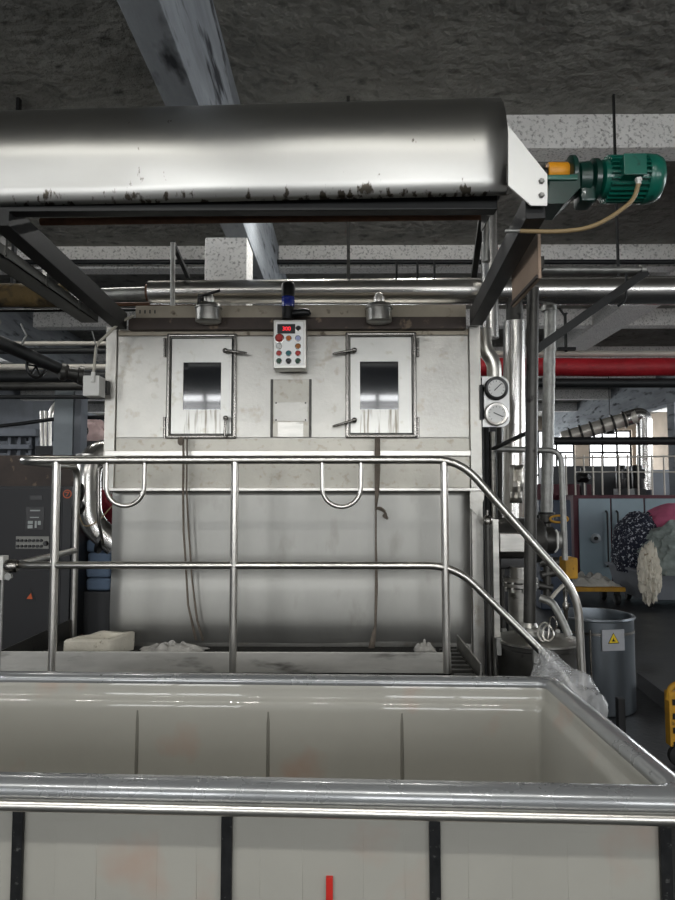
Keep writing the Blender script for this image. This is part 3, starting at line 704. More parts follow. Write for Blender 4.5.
# plastic film bag on tub corner
def bagf(u, v):
    # u along from the railing foot to right, v downwards across the rim
    a = A(546, 652, 3.42)
    tp = [A(541, 648, 3.45), A(552, 650, 3.1), A(571, 668, 2.75), A(590, 676, 2.6), A(606, 708, 2.45)]
    bt = [A(528, 684, 2.62), A(545, 684, 2.58), A(566, 690, 2.47), A(585, 704, 2.38), A(607, 724, 2.25)]
    f = u*4; i = min(3, int(f)); s = f-i
    P = tp[i]*(1-s)+tp[i+1]*s; B = bt[i]*(1-s)+bt[i+1]*s
    q = P*(1-v)+B*v + Vector((0, 0, .03*math.sin(v*math.pi)))
    n_ = noise.noise(Vector((u*6+v*2, v*2.5, 2)))+.5*noise.noise(Vector((u*17, v*5, 5)))
    return q+Vector((.010*n_, -.01, .018*n_*math.sin(v*math.pi*.9+.1)))
bagt = thing('plastic_bag', 'crumpled clear plastic film draped over far corner of the tub', 'bag', A(580, 690, 2.6))
MB().sheet(bagf, 64, 24).build('film', M_bag, bagt, sharp=3, solid=.0)
tw = MB()
for k in range(3):
    def wf(u, v, k=k):
        c = A(543+u*22, 650+u*38, 3.42-.75*u); an = v*2*math.pi; r = .022+.05*u+.012*noise.noise(Vector((math.cos(an)*2+k*5, math.sin(an)*2, u*4)))
        return c+Vector((r*math.cos(an), .03*math.sin(an), r*math.sin(an)*.8))
    if k == 0: tw.sheet(wf, 20, 28)
tw.build('twisted_neck', M_bag, bagt, sharp=3)

# ================================================================== RIGHT SIDE PLANT
REF[0] = 400
gp_ = thing('gauge_panel', 'white rounded plate with two round pressure gauges beside the machine', 'gauge panel', A(496, 427, 4.1))
yg = 4.1; x0, x1, z0, z1 = X(482.5, yg), X(509.5, yg), Z(427, yg), Z(377, yg); r = .05
poly = [(x0, yg, z0), (x0, yg, z1)]
for i in range(7): t = math.pi/2*(1-i/6); poly.append((x1-r+r*math.cos(t), yg, z1-r+r*math.sin(t)))
for i in range(7): t = -math.pi/2*i/6; poly.append((x1-r+r*math.cos(t), yg, z0+r+r*math.sin(t)))
MB().prism(poly, (0, .008, 0)).build('plate', M_plate, gp_)
for (px, py, ro, m, ang) in ((495.5, 389, .072, M_black, 45), (495.5, 414.5, .072, M_rail, -25)):
    p = A(px, py, yg)
    gz = MB().lathe([(ro, 0), (ro, .03), (ro*.92, .038), (ro*.74, .036), (ro*.72, .026)], (p.x, yg-.001, p.z), (0, -1, 0), 32).build('gauge', m, gp_)
    MB().lathe([(ro*.74, .022), (ro*.74, .028)], (p.x, yg-.001, p.z), (0, -1, 0), 32).build('dial', M_dial, gz)
    tk = MB()
    for i in range(11):
        a = math.radians(225-27*i); c_, s_ = math.cos(a), math.sin(a)
        tk.beam((p.x+c_*ro*.55, yg-.0305, p.z+s_*ro*.55), (p.x+c_*ro*.68, yg-.0305, p.z+s_*ro*.68), .002, .002, 0)
    a = math.radians(ang); tk.beam((p.x-.02*math.cos(a), yg-.032, p.z-.02*math.sin(a)), (p.x+.042*math.cos(a), yg-.032, p.z+.042*math.sin(a)), .003, .005, 0)
    tk.build('needle', M_black, gz)
MB().box(X(480, yg), X(484, yg), yg, Y0, Z(420, yg), Z(385, yg)).build('bracket', M_darkst, gp_)

def pipe(name, lab, pts, r, m, rad=.08, cat='pipe', group=None, seg=18):
    return tag(MB().tube(fillet(pts, rad) if len(pts) > 2 else pts, r, seg).build(name, m), lab, cat, group)
# stainless downpipe with elbow by the gauges
o = thing('downpipe', 'stainless downpipe ending in a bent elbow just above the gauges', 'pipe', A(491, 380, 4.5))
MB().tube([A(489, 205, 4.5), A(490.5, 338, 4.5)], .056, 22).build('pipe', M_duct, o)
MB().tube(fillet([A(484, 330, 4.42), A(485, 350, 4.4), A(494, 362, 4.4), A(494.5, 384, 4.4)], .09), .048, 20).build('elbow', M_rail, o)
# fat stainless riser
o = thing('steam_riser', 'fat shiny stainless riser pipe right of the gauges', 'pipe', A(514, 520, 4.72))
MB().tube([A(514.5, 322, 4.72), A(513.5, 523, 4.72)], .077, 26).build('pipe', M_duct, o)
MB().tube([A(514.5, 297, 4.72), A(514.5, 322, 4.72)], [.055, .06], 20).build('neck', M_darkst2, o)
def dent(u, v):
    p = A(509+13*u, 465+38*v, 4.63); return p+Vector((0, -.02+.05*noise.noise(Vector((u*2.5, v*3, 9))), 0))
MB().sheet(dent, 5, 7).build('foil_wrap', M_rail, o, sharp=.1, solid=.002)
tk_c = G(538, 638, .66); tk_c = A(537, 640, 3.98)
o = thing('standpipe', 'dark iron standpipe rising from the lidded round tank', 'pipe', (X(531.5, 3.95), 3.95, Z(627, 3.95)))
MB().tube([A(533, 288, 3.95), A(529.5, 627, 3.95)], .035, 20).build('pipe', M_darkst2, o)
MB().lathe([(.085, 0), (.085, .018), (.07, .018), (.07, .034), (.05, .036), (.04, .06)], A(529.5, 633, 3.95), (0, 0, 1), 24).build('flange', M_dull, o)
o = thing('wrapped_pipe', 'grey tape wrapped pipe with elbow top hanging beside the standpipe', 'pipe', A(547, 515, 4.9))
zs = [A(548.5+(.5-i/24)*4, 300+i*(515-300)/24, 4.9) for i in range(25)]
MB().tube(zs, [.041+.003*(i % 2) for i in range(25)], 16).build('pipe', M_galv, o)
MB().tube(fillet([A(549, 310, 4.9), A(549, 296, 4.9), A(540, 294, 5.1)], .08), .048, 16).build('elbow', M_galv, o)
MB().lathe([(.055, 0), (.055, .035)], A(549, 311, 4.9), (0, 0, 1), 18).build('collar', M_galv, o)
MB().lathe([(.075, 0), (.075, .03), (.06, .03), (.06, .05)], A(546.5, 519, 4.9), (0, 0, 1), 20).build('flange', M_darkst, o)
# thin conduit with elbow
pipe('thin_conduit', 'thin rusty conduit with elbow descending before the maroon cabinet', [A(494, 449, 4.62), A(566-5, 450.5, 4.62), A(565, 560, 4.62)], .02, M_galv, .09)
tag(MB().beam(A(493, 449, 4.5), A(531, 431, 4.02), .03, .02).build('bracket_arm', M_darkst), 'short dark bracket arm slanting between standpipe and conduit', 'bracket')
# bracket frame
o = thing('pipe_bracket', 'triangular dark steel bracket of tube and diagonal strut before the big duct', 'bracket', A(540, 345, 4.1))
MB().tube([A(541, 270, 4.1), A(645, 270, 4.1)], .022, 14).build('top_tube', M_galv, o)
MB().beam(A(646, 272, 4.1), A(536, 350, 4.1), .05, .05).build('strut', M_darkst, o)
MB().tube(fillet([A(626, 272, 4.1), A(626, 300, 4.1), A(618, 306, 4.1)], .04), .008, 8).build('hook', M_blk, o)
MB().lathe([(.032, 0), (.032, .03)], A(640, 270, 4.1), (1, 0, 0), 14).build('collar', M_galv, o)
MB().box(X(533, 4.0), X(541, 4.1), 3.97, 4.13, Z(276, 4.1), Z(264, 4.1), .004).build('clamp', M_darkst2, o)

REF[0] = 600
# dark machine flank and thin pipes in the gap beside the gauges
REF[0] = 480
tag(MB().box(X(478, 5.8), X(516, 5.8), 5.8, 6.3, 0, Z(405, 5.8), .01).build('pump_locker', M_cabs), 'tall dark locker in the gap behind the gauges', 'locker')
for px, m, lab, py in ((487, M_blk, 'thin black pipe in the gap under the gauges', 428), (493, M_dull, 'pale thin pipe in the gap under the gauges', 432), (500, M_darkst2, 'dull thin pipe between pale gap pipe and riser', 400)):
    tag(MB().cyl((X(px, 4.95), 4.95, 0), (X(px, 4.95), 4.95, Z(py, 4.95)), .022, 14).build('gap_pipe', m), lab, 'pipe', 'thin pipes under the gauges')
# narrow uprights between machine and tank
o = thing('level_column', 'tall slim steel column with ball top standing against the machine side', 'column', (X(487, 4.02), 4.02, 0))
MB().cyl((X(487, 4.02), 4.02, 0), (X(487, 4.02), 4.02, Z(522, 4.02)), .018).build('tube', M_darkst2, o)
MB().lathe([(.01, -.03), (.026, -.02), (.03, 0), (.022, .018), (.008, .03), (.008, .06)], (X(487, 4.02), 4.02, Z(520, 4.02)), (0, 0, 1), 18).build('ball_top', M_railb, o)
tag(MB().box(X(492, 4.05), X(498, 4.05), 4.05, 4.1, 0, Z(519, 4.05), .003).build('flat_upright', M_dull), 'pale flat upright bar between slim column and pump', 'bar')
# pump
REF[0] = 550
yq = 4.6
pz = Z(540, yq)
pump = thing('pump_unit', 'dark horizontal pump with bare metal cover plate left of conduit', 'pump', (X(515, yq), yq, 0))
MB().lathe([(.13, 0), (.15, .02), (.15, .30), (.13, .33), (.09, .34), (.09, .40)], (X(493, yq), yq, pz), (1, 0, 0), 32).build('casing', M_darkst2, pump)
MB().box(X(499, 4.4), X(527, 4.4), 4.38, 4.46, Z(552, 4.4), Z(533, 4.4), .008).build('cover_plate', M_dull, pump, label='bare metal cover plate')
MB().box(X(496, yq), X(530, yq), yq-.12, yq+.12, Z(567, yq), Z(556, yq), .01).build('saddle', M_black, pump)
px_ = X(514, yq)
MB().lathe([(.065, 0), (.065, .1)], (px_, 4.45, Z(582, 4.45)), (0, 0, 1), 24).build('neck', M_panel, pump)
f = MB(); f.lathe([(.11, 0), (.11, .022)], (px_, 4.45, Z(580.5, 4.45)), (0, 0, 1), 28); f.lathe([(.11, 0), (.11, .022)], (px_, 4.45, Z(586, 4.45)), (0, 0, 1), 28)
for k in range(8):
    a = k*math.pi/4; f.lathe([(.012, -.05), (.012, .035)], (px_+.093*math.cos(a), 4.45+.093*math.sin(a), Z(583, 4.45)), (0, 0, 1), 6)
f.build('flange', M_dull, pump)
MB().cyl((px_, 4.45, Z(588, 4.45)), (px_, 4.45, 0), .078, 24).build('lower_pipe', M_dull, pump)
MB().tube(fillet([A(556, 530, 4.5), A(558, 533, 4.48), A(558, 549, 4.48), A(555, 552, 4.5)], .02), .006, 8).build('handle', M_white, pump)
MB().lathe([(.06, 0), (.06, .05), (.03, .06)], A(552, 540, 4.58), (1, 0, 0), 18).build('end_fitting', M_galv, pump)
# valve cluster
v = thing('valve_cluster', 'small valve with worn yellow loop handle under the wrapped pipe', 'valve', A(550, 560, 4.75))
hpts = [A(556+9*math.cos(t*math.pi/8)+3, 519+3.4*math.sin(t*math.pi/8), 4.7) for t in range(16)]
MB().tube(hpts, .008, 8, closed=True).build('handle', M_yel2, v)
MB().lathe([(.05, 0), (.05, .06), (.03, .07), (.03, .2), (.05, .21), (.05, .26)], A(547, 552, 4.8), (0, 0, 1), 16).build('body', M_darkst2, v)
mb = MB()
for (a, b, r_) in (((540, 562), (558, 562), .035), ((541, 575), (556, 572), .03), ((547, 555), (547, 600), .028), ((538, 585), (552, 588), .03)): mb.cyl(A(*a, 4.75), A(*b, 4.75), r_, 14)
mb.build('manifold', M_darkst2, v)
tag(MB().box(X(563, 5), X(575.5, 5), 4.95, 5.1, Z(578, 5), Z(557, 5), .012).build('actuator_box', M_yel2), 'small yellow actuator box behind the slanting handrail', 'actuator')
# lidded tank
tc = Vector((A(537, 640, 4.0).x, 4.0, 0)); tr = A(576, 640, 4.0).x-tc.x; tz = Z(640, 4.0)
tk = thing('lidded_tank', 'round dull steel tank with cluttered lid behind the railing foot', 'tank', tc)
MB().lathe([(tr-.01, 0), (tr, .01), (tr, tz-.03), (tr+.012, tz-.025), (tr+.012, tz-.005), (tr, tz)], tc, (0, 0, 1), 40).build('body', M_darkst2, tk)
MB().lathe([(tr+.018, 0), (tr+.018, .012), (tr*.6, .03), (tr*.2, .035)], tc+Vector((0, 0, tz)), (0, 0, 1), 40).build('lid', M_dull, tk)
for a in (-.5, .8, 2.2, 3.4, 4.4):
    q = tc+Vector(((tr+.02)*math.cos(a), (tr+.02)*math.sin(a), tz-.07)); MB().box(q.x-.015, q.x+.015, q.y-.015, q.y+.015, q.z, q.z+.1, .005).build('clip', M_galv, tk)
def loop(cx, cy, rx, ry, Y, r=.005, seed=0):
    return MB().tube([wob(A(cx+rx*math.cos(t*math.pi/9), cy+ry*math.sin(t*math.pi/9), Y-.02*math.sin(t*math.pi/9)), .008, 20, seed) for t in range(18)], r, 8, closed=True)
lw = thing('wire_coil', 'loops of thin wire lying on the tank lid', 'wire', A(545, 636, 3.85))
loop(544, 632, 6, 9, 3.85).build('loop', M_rail, lw); loop(548, 633, 5, 8, 3.83, seed=4).build('loop', M_rail, lw); loop(553, 624, 4, 8, 3.9, seed=7).build('loop', M_railb, lw)
pipe('tank_hose', 'grey hose arching down onto the tank lid', [A(540, 598, 3.98), A(552, 602, 3.95), A(561, 618, 3.92), A(569, 636, 3.9)], .022, M_galv, .1, 'hose')
pipe('sampling_hose', 'thin pale hose slanting between standpipe and handrail', [A(549, 601, 4.2), A(558, 590, 4.25), A(565, 584, 4.3)], .012, M_pale, .05, 'hose')
o = thing('sampling_cock', 'slim hanging sampling cock right of the tank hose', 'valve', A(566, 625, 4.3))
MB().lathe([(.008, 0), (.014, .02), (.014, .08), (.02, .09), (.02, .12), (.01, .14), (.016, .2), (.02, .24)], A(566, 624, 4.3), (0, 0, 1), 12).build('body', M_railb, o)
MB().box(*sorted((X(563, 4.3), X(569, 4.3))), 4.29, 4.31, Z(606, 4.3), Z(603, 4.3)).build('lever', M_darkst, o)
REF[0] = 655
# open drum with warning sign
dy = 4.95; dc = Vector((X(595, dy), dy, 0)); dr = X(632, dy)-dc.x; dz = Z(613, dy)
M_drum = mat('dark drum steel', '666c71', .36, .9, var=.15, scale=2, stretch=(1.5, 1.5, .4))  # one even dark grey base for the drum
dr_ = thing('open_drum', 'open stainless drum with yellow warning triangle plate', 'drum', dc)
MB().lathe([(dr-.01, 0), (dr, .01), (dr, dz-.02), (dr+.012, dz-.012), (dr+.008, dz), (dr-.008, dz), (dr-.012, dz-.02), (dr-.012, .05)], dc, (0, 0, 1), 48).build('shell', M_drum, dr_)
MB().lathe([(dr+.004, 0), (dr+.004, .02)], dc+Vector((0, 0, dz-.11)), (0, 0, 1), 48, cap=False).build('band', M_railb, dr_)
ysn = dy-dr*.86-.03
m4 = Matrix.Translation(A(612.5, 640, ysn)) @ Matrix.Rotation(.18, 4, 'Z')
hw, hh = (X(625, ysn)-X(600.5, ysn))/2, (Z(629, ysn)-Z(650, ysn))/2
sg = MB().box(-hw, hw, -.012, .0, -hh, hh, .002, m4).box(-hw*.8, hw*.8, 0, .06, -hh*.6, hh*.6, 0, m4).build('sign_plate', cmat('grey sign plate', 'a3a5aa', rough=.5), dr_, label='grey plate with a yellow warning triangle')
def tri(s, y, m4=m4, dz=.01): return [m4 @ Vector((-s, y, -s*.75+dz)), m4 @ Vector((s, y, -s*.75+dz)), m4 @ Vector((0, y, s*1.0+dz))]
tr1 = MB().prism(tri(.042, -.0135), m4.to_3x3() @ Vector((0, .002, 0))).build('triangle', M_black, sg)
tr2 = MB().prism(tri(.035, -.0155), m4.to_3x3() @ Vector((0, .002, 0))).build('triangle', M_b['warn'], sg)
fl_ = MB()
for q in ([(-.012, -.012), (.012, -.012), (.008, -.005), (.002, -.002), (.0, .014), (-.006, .002), (-.011, -.004)],):
    fl_.prism([m4 @ Vector((x, -.0172, z+.005)) for x, z in q], m4.to_3x3() @ Vector((0, .002, 0)))
fl_.build('flame_mark', M_black, sg)
pipe('drum_rod', 'slim upright rod standing against the open drum', [A(590, 630, 4.6), A(592, 700, 4.6)], .008, M_railb)
tag(MB().box(X(617, 4.2), X(624, 4.2), 4.2, 4.25, 0, Z(698, 4.2), .004).build('floor_post', M_cabs), 'short dark post standing on floor before open drum', 'post')
REF[0] = 720
# kerb and yellow truck end at right
kb = MB(); p0, p1 = G(640, 672, .12), G(672, 696, .12); kb.beam((p0.x, p0.y, .06), (p1.x, p1.y, .06), .05, .12); 
tag(kb.build('trench_kerb', M_cabs), 'low dark kerb on the floor beside open drum', 'kerb')
yt = 3.85
fk = thing('pallet_truck', 'yellow pallet truck cut off at the right edge of picture', 'pallet truck', (X(690, yt), yt, 0))
MB().box(X(668, yt), X(712, yt), yt-.02, yt+.04, .12, Z(690, yt), .006).build('frame', M_yel2, fk)
MB().tube(fillet([A(668, 700, yt), A(670, 686, yt), A(685, 682, yt), A(712, 682, yt)], .05), .016, 10).build('guard', M_yel2, fk)
mb = MB()
for py in (700, 714, 728, 742): mb.box(X(671, yt), X(700, yt), yt-.024, yt-.019, Z(py+3, yt), Z(py-3, yt))
mb.build('slots', M_black, fk)
for px in (680, 705): MB().lathe([(.05, -.02), (.06, -.015), (.06, .015), (.05, .02)], (X(px, yt), yt+.02, .06), (0, 1, 0), 20).build('wheel', M_rubber, fk)

REF[0] = 330
# ================================================================== OVERHEAD PIPES
yD = 4.75
o = thing('main_duct', 'big shiny spiral duct running across above the machine top', 'duct', A(400, 305, yD))
p0, p1 = A(150, 292.5, yD), A(760, 290, yD)
MB().tube([p0+(p1-p0)*i/20 for i in range(21)], [.083+.022*i/20 for i in range(21)], 32).build('duct', M_duct, o)
for px in (348.5,): MB().box(X(px-1.6, yD), X(px+1.6, yD), yD-.01, yD+.01, Z(280, yD), CZ, 0).build('hanger', M_darkst2, o)
for px in (397, 418, 435, 620): MB().box(X(px-1., yD), X(px+1., yD), yD-.01, yD+.01, Z(279, yD), CZ if px == 620 else Z(262, yD), 0).build('hanger', M_darkst, o)
o = thing('lagged_pipe', 'stained yellow lagged pipe joining the big duct at left', 'pipe', A(40, 310, yD))
MB().tube([wob(A(-110+(70+110)*i/16, 296-1*i/16, yD), .012, 4) for i in range(17)], [.082+.008*noise.noise(Vector((i*.9, 0, 0))) for i in range(17)], 22).build('lagging', M_lag, o)
MB().tube([A(60, 296, yD), A(151, 293, yD)], .045, 20).build('bare_pipe', M_galv, o)
MB().lathe([(.06, 0), (.06, .02)], A(147, 293, yD), (1, 0, 0), 20).build('flange', M_rust, o)
MB().box(X(10, yD), X(13, yD), yD-.02, yD+.02, Z(285, yD), CZ).build('hanger', M_darkst, o)
pipe('copper_line', 'thin rust coloured line below the lagged pipe', [A(-40, 306, 4.9), A(200, 303.5, 4.9)], .014, M_rust)
pipe('rear_line', 'thin dark line running just under the rust coloured one', [A(-40, 311, 5.0), A(200, 309.5, 5.0)], .012, M_blk)
pipe('ceiling_conduit', 'long dark conduit running just under the second whitewashed ceiling beam', [A(-500, 262, 7.55), A(1500, 262, 7.55)], .028, M_blk)
# small stand over the machine
o = thing('vent_stand', 'thin upright vent pipe with dark arm above the left canister', 'pipe', (X(173, 4.45), 4.45, zt))
MB().cyl((X(172.5, 4.45), 4.45, zt), (X(171.5, 4.45), 4.45, Z(242, 4.45)), .016, 12).build('upright', M_galv, o)
MB().beam(A(173, 243, 4.45), A(188, 277, 5.0), .03, .03).build('arm', M_darkst, o)
# red and black lines across the right, continuing behind the machine
yR = 6.5
pipe('red_pipe', 'thick red lagged pipe crossing right of the riser', [wob(A(440+(1560-440)*i/20, 367.3, yR), .008, 3) for i in range(21)], .088, M_red, 0.0001, 'pipe')
pipe('black_pipe', 'black iron pipe directly below the red one', [A(440, 383, yR), A(1560, 383, yR)], .046, M_blk)
pipe('pale_pipe', 'thin pale pipe directly above the red one', [A(440, 354, yR+.15), A(1560, 353, yR+.15)], .03, M_pale)
o = thing('pipe_hanger', 'dark drop hanger in the gap below the big duct', 'hanger', A(565, 355, yR))
MB().beam(A(565, 313, yR), A(566, 352, yR), .025, .025).build('rod', M_darkst, o); MB().box(X(557, yR), X(575, yR), yR-.02, yR+.02, Z(351, yR), Z(348, yR)).build('foot', M_darkst, o)
MB().tube([A(559, 308, yR), A(565, 316, yR), A(567, 313, yR)], .012, 8).build('hook', M_darkst, o)
# left pipe rack
for py, r_, m, lab in ((343.5, .022, M_pale, 'uppermost pale pipe of the rack at left behind the machine'), (351, .03, M_blk, 'black pipe between two pale pipes of the left rack'),
                       (367, .03, M_pale, 'lower pale pipe of the left rack beneath the handwheel'), (377, .06, M_blk, 'thick black pipe passing over the grey steel post'),
                       (386, .045, M_darkst2, 'dull steel pipe crossing the top of grey steel post'), (397, .02, M_blk, 'thin black pipe behind the white junction box')):
    pipe('rack_pipe', lab, [A(-560, py, yR), A(260, py, yR)], r_, m, group='pipes of the left rack')
o = thing('valve_line', 'dark pipe with handwheel valve running back at upper left', 'pipe', (-2.2, 4.8, 2.4))
MB().tube([(-2.2, 3.9, 2.47), (-2.2, 5.3, 2.47), (-2.02, 5.9, 2.36)], .045, 16).build('pipe', M_blk, o)
vb = MB().lathe([(.05, 0), (.07, .02), (.07, .05), (.05, .07), (.05, .14), (.07, .15), (.07, .18)], (-2.2, 5.12, 2.45), (.8, .3, -.1), 16).build('valve', M_darkst2, o)
wc = A(36, 366, 4.85)
hwl = MB().tube([wc+Vector((.045*math.cos(t*math.pi/10), .05*math.cos(t*math.pi/10), .085*math.sin(t*math.pi/10))) for t in range(20)], .011, 8, closed=True)
for k in range(3): t = k*math.pi/3; dlt = Vector((.045*math.cos(t), .05*math.cos(t), .085*math.sin(t))); hwl.cyl(wc-dlt, wc+dlt, .007, 6)
hwl.cyl(wc, A(50, 368, 5.1), .012, 8); hwl.build('handwheel', M_black, o)
for y in (4.15, 4.5): MB().tube([(-2.2, y, 2.5), (-2.16, y, 2.58), (-2.2, y, 2.66)], .008, 6).build('hanger', M_galv, o)
# cable tray, junction box and leads
o = thing('cable_tray', 'grey slanting cable channel below the left dark arm', 'cable tray', (-1.5, 3.3, 2.4))
ct = MB(); x = -1.5
zc0 = Z(322, 3.9)
ct.box(x-.05, x+.05, 2.3, 3.9, zc0, zc0+.006); ct.box(x-.05, x-.045, 2.3, 3.9, zc0, zc0+.05); ct.box(x+.045, x+.05, 2.3, 3.9, zc0, zc0+.05)
ct.build('channel', M_strip, o)
for y in (2.8, 3.2, 3.6): MB().box(x+.03, x+.054, y, y+.02, zc0, zc0+.09).build('clip', M_dull, o)
o = thing('junction_box', 'white square junction box hanging at left edge of the machine', 'junction box', A(94, 397, 4.0))
MB().box(X(86.5, 4.0), X(103, 4.0), 3.96, 4.07, Z(396.5, 4.0), Z(376, 4.0), .008).build('box', M_white, o)
p = A(92.5, 382, 3.95); MB().tube([p, A(93.5, 372, 3.95)], [.014, .012], 12).build('gland', M_white, o)
MB().box(X(102, 4.06), X(108, 4.06), 4.06, 4.12, Z(393, 4.06), Z(380, 4.06)).build('bracket', M_darkst, o)
pipe('junction_lead', 'whitish lead rising from junction box and bending over the machine edge', [A(93.5, 374, 3.95), A(95.5, 352, 3.93), A(97, 344, 3.93), A(106, 336, 3.95), A(120, 322, 4.0), A(134, 315.5, 4.05)], .009, M_cablew, .05, 'cable', seg=8)
pipe('loose_wire', 'thin wire dropping from the tray end to junction box', [A(92, 331, 3.9), A(95, 342, 3.92), A(97, 348, 3.92), A(96.5, 360, 3.92)], .004, M_galv, .05, 'cable', seg=6)

REF[0] = 560
# ================================================================== LEFT SIDE
# elbow duct
o = thing('exhaust_elbow', 'curved stainless exhaust pipe bending into machine side at left', 'pipe', A(90, 545, 4.55))
MB().tube(fillet([A(126, 448, 4.75), A(94, 454, 4.6), A(88, 472, 4.55), A(88.5, 522, 4.55), A(116, 545, 4.58)], .22, 10), .083, 28).build('pipe', M_duct, o)
MB().lathe([(.09, 0), (.09, .02)], A(101, 540, 4.56), (1, 0, -.4), 24).build('flange', M_black, o)
MB().lathe([(.079, 0), (.079, .012)], A(88, 456, 4.57), (0, 0, 1), 24).build('seam_ring', M_dull, o)
MB().blob(A(80, 492, 4.46), (.025, .02, .05), .4, 2, 2).build('clasp', M_black, o); MB().blob(A(80, 507, 4.46), (.025, .02, .045), .4, 2, 2, 5).build('clasp', M_black, o)
pipe('drain_tube', 'slim bent steel tube between exhaust elbow and railing hoop', [A(112, 466, 4.25), A(99, 466, 4.25), A(98.5, 520, 4.25), A(103, 545, 4.3)], .011, M_railb, .06, seg=10)
pipe('loose_lead', 'thin cable looping from elbow pipe to machine corner', [A(79, 515, 4.45), A(84, 528, 4.43), A(98, 522, 4.43), A(112, 506, 4.43)], .004, M_cable, .05, 'cable', seg=6)
# switch cabinet
yk = 4.65
cab = thing('switch_cabinet', 'tall dark grey switch cabinet with screen and button strip at left', 'cabinet', (X(25, yk), yk+.3, 0))
xa, xb = X(-62, yk), X(61, yk)
MB().box(xa, xb, yk, yk+.55, 0, Z(486, yk), .006).build('body', M_cabs, cab)
dr = MB().box(xa+.02, xb-.012, yk-.014, yk, .08, Z(488.5, yk), .004).build('door', M_cab, cab)
yf2 = yk-.014
def cpl(px0, px1, py0, py1, t=.004, yy=None):
    yy = yf2 if yy is None else yy
    return MB().box(X(px0, yy), X(px1, yy), yy-t, yy, Z(py1, yy), Z(py0, yy), .001)
cpl(28, 40.5, 495.5, 500).build('meter_window', M_black, dr)
s_ = cpl(24.5, 43, 507, 530).build('screen', M_black, dr)
M_txt = cmat('pale screen marks', '8d9290', emit=.12)
mb = MB()
for a, b, c_, d_ in ((29, 39, 510, 511.2), (29, 38, 517, 518), (27, 32, 521, 524), (34, 36, 521, 528), (37, 40, 521, 525), (27, 32, 525, 528.5)): mb.box(X(a, yf2), X(b, yf2), yf2-.0055, yf2-.004, Z(d_, yf2), Z(c_, yf2))
mb.build('screen_marks', M_txt, s_)
st = cpl(15.5, 48.5, 536.5, 549).build('button_strip', M_strip, dr)
for row, py in enumerate((540.5, 546.2)):
    for k in range(7):
        p = A(18+k*3.9, py, yf2-.004); MB().lathe([(.0105, 0), (.009, .012)], p, (0, -1, 0), 10).build('button', M_black, st)
p = A(46, 543.4, yf2-.004); MB().lathe([(.018, 0), (.014, .02)], p, (0, -1, 0), 14).build('knob', M_black, st)
q = [A(24.5, 600, yf2-.001), A(36, 600, yf2-.001), A(30.2, 588, yf2-.001)]
tw1 = MB().prism(q, (0, -.002, 0)).build('warning_triangle', M_black, dr, label='dark triangle with orange mark')
MB().prism([A(26.5, 599, yf2-.0035), A(32.5, 599, yf2-.0035), A(31, 593, yf2-.0035), A(29, 595.5, yf2-.0035)], (0, -.001, 0)).build('mark', M_b['ora'], tw1)
p = A(64.5, 494, yk-.0); p = Vector((X(64.5, 4.63), 4.63, Z(494, 4.63)))
cp2 = MB().box(xb+.004, X(70.5, yk), yk-.01, yk+.5, 0, Z(486.5, yk), .004).build('side_bay', M_cabs, cab)
sx = X(65.5, yk-.012); sz = Z(494, yk-.012)
rg = MB().lathe([(.03, 0), (.03, .002)], (sx, yk-.01, sz), (0, -1, 0), 24).build('round_sticker', M_b['ora'], cp2)
MB().lathe([(.023, 0), (.023, .003)], (sx, yk-.01, sz), (0, -1, 0), 24).build('sticker_center', M_cabs, rg)
MB().beam((sx-.012, yk-.0145, sz+.012), (sx+.012, yk-.0145, sz+.012), .003, .006, 0).beam((sx+.012, yk-.0145, sz+.012), (sx-.004, yk-.0145, sz-.015), .003, .006, 0).build('sticker_mark', M_b['ora'], rg)
# dark overhead cowl behind the cabinet
tag(MB().box(X(-80, 5.4), X(101, 5.4), 5.4, 6.2, 0, Z(455, 5.4), .02).build('machine_cowl', M_brown), 'dark brown machine cowl rising behind and above the switch cabinet', 'machine cowl')
# folded cloth on crate behind elbow
yc_ = 4.9
tag(MB().box(X(84, yc_), X(111, yc_), yc_, yc_+.35, 0, Z(592, yc_), .01).build('grey_crate', M_cabs), 'dark grey crate under the folded cloth left of the machine', 'crate')
zc = Z(592, yc_); hts = (Z(540, yc_)-zc)/4
for k in range(4):
    cl = MB(); ins = random.uniform(0, .015)
    cl.box(X(84, yc_)+ins, X(111, yc_)-.01, yc_+.02+ins, yc_+.33, zc+k*hts+.002, zc+(k+1)*hts-.002, .025, None, 4)
    tag(cl.build('folded_cloth', M_bluec), ('lowest folded blue grey cloth on the crate', 'second folded cloth from the crate in the pile', 'third folded cloth from the crate in the pile', 'topmost folded blue grey cloth just beneath the red bundle')[k], 'cloth', 'folded cloths on the crate')
c = A(98, 525, yc_+.17); tag(MB().blob((c.x, yc_+.17, zc+4*hts+.15), (.11, .14, .2), .2, 2.2, 4, 3., flat=-.15).build('cloth_bundle', M_redc), 'dark red cloth bundle on top of the folded pile', 'cloth')
REF[0] = 430
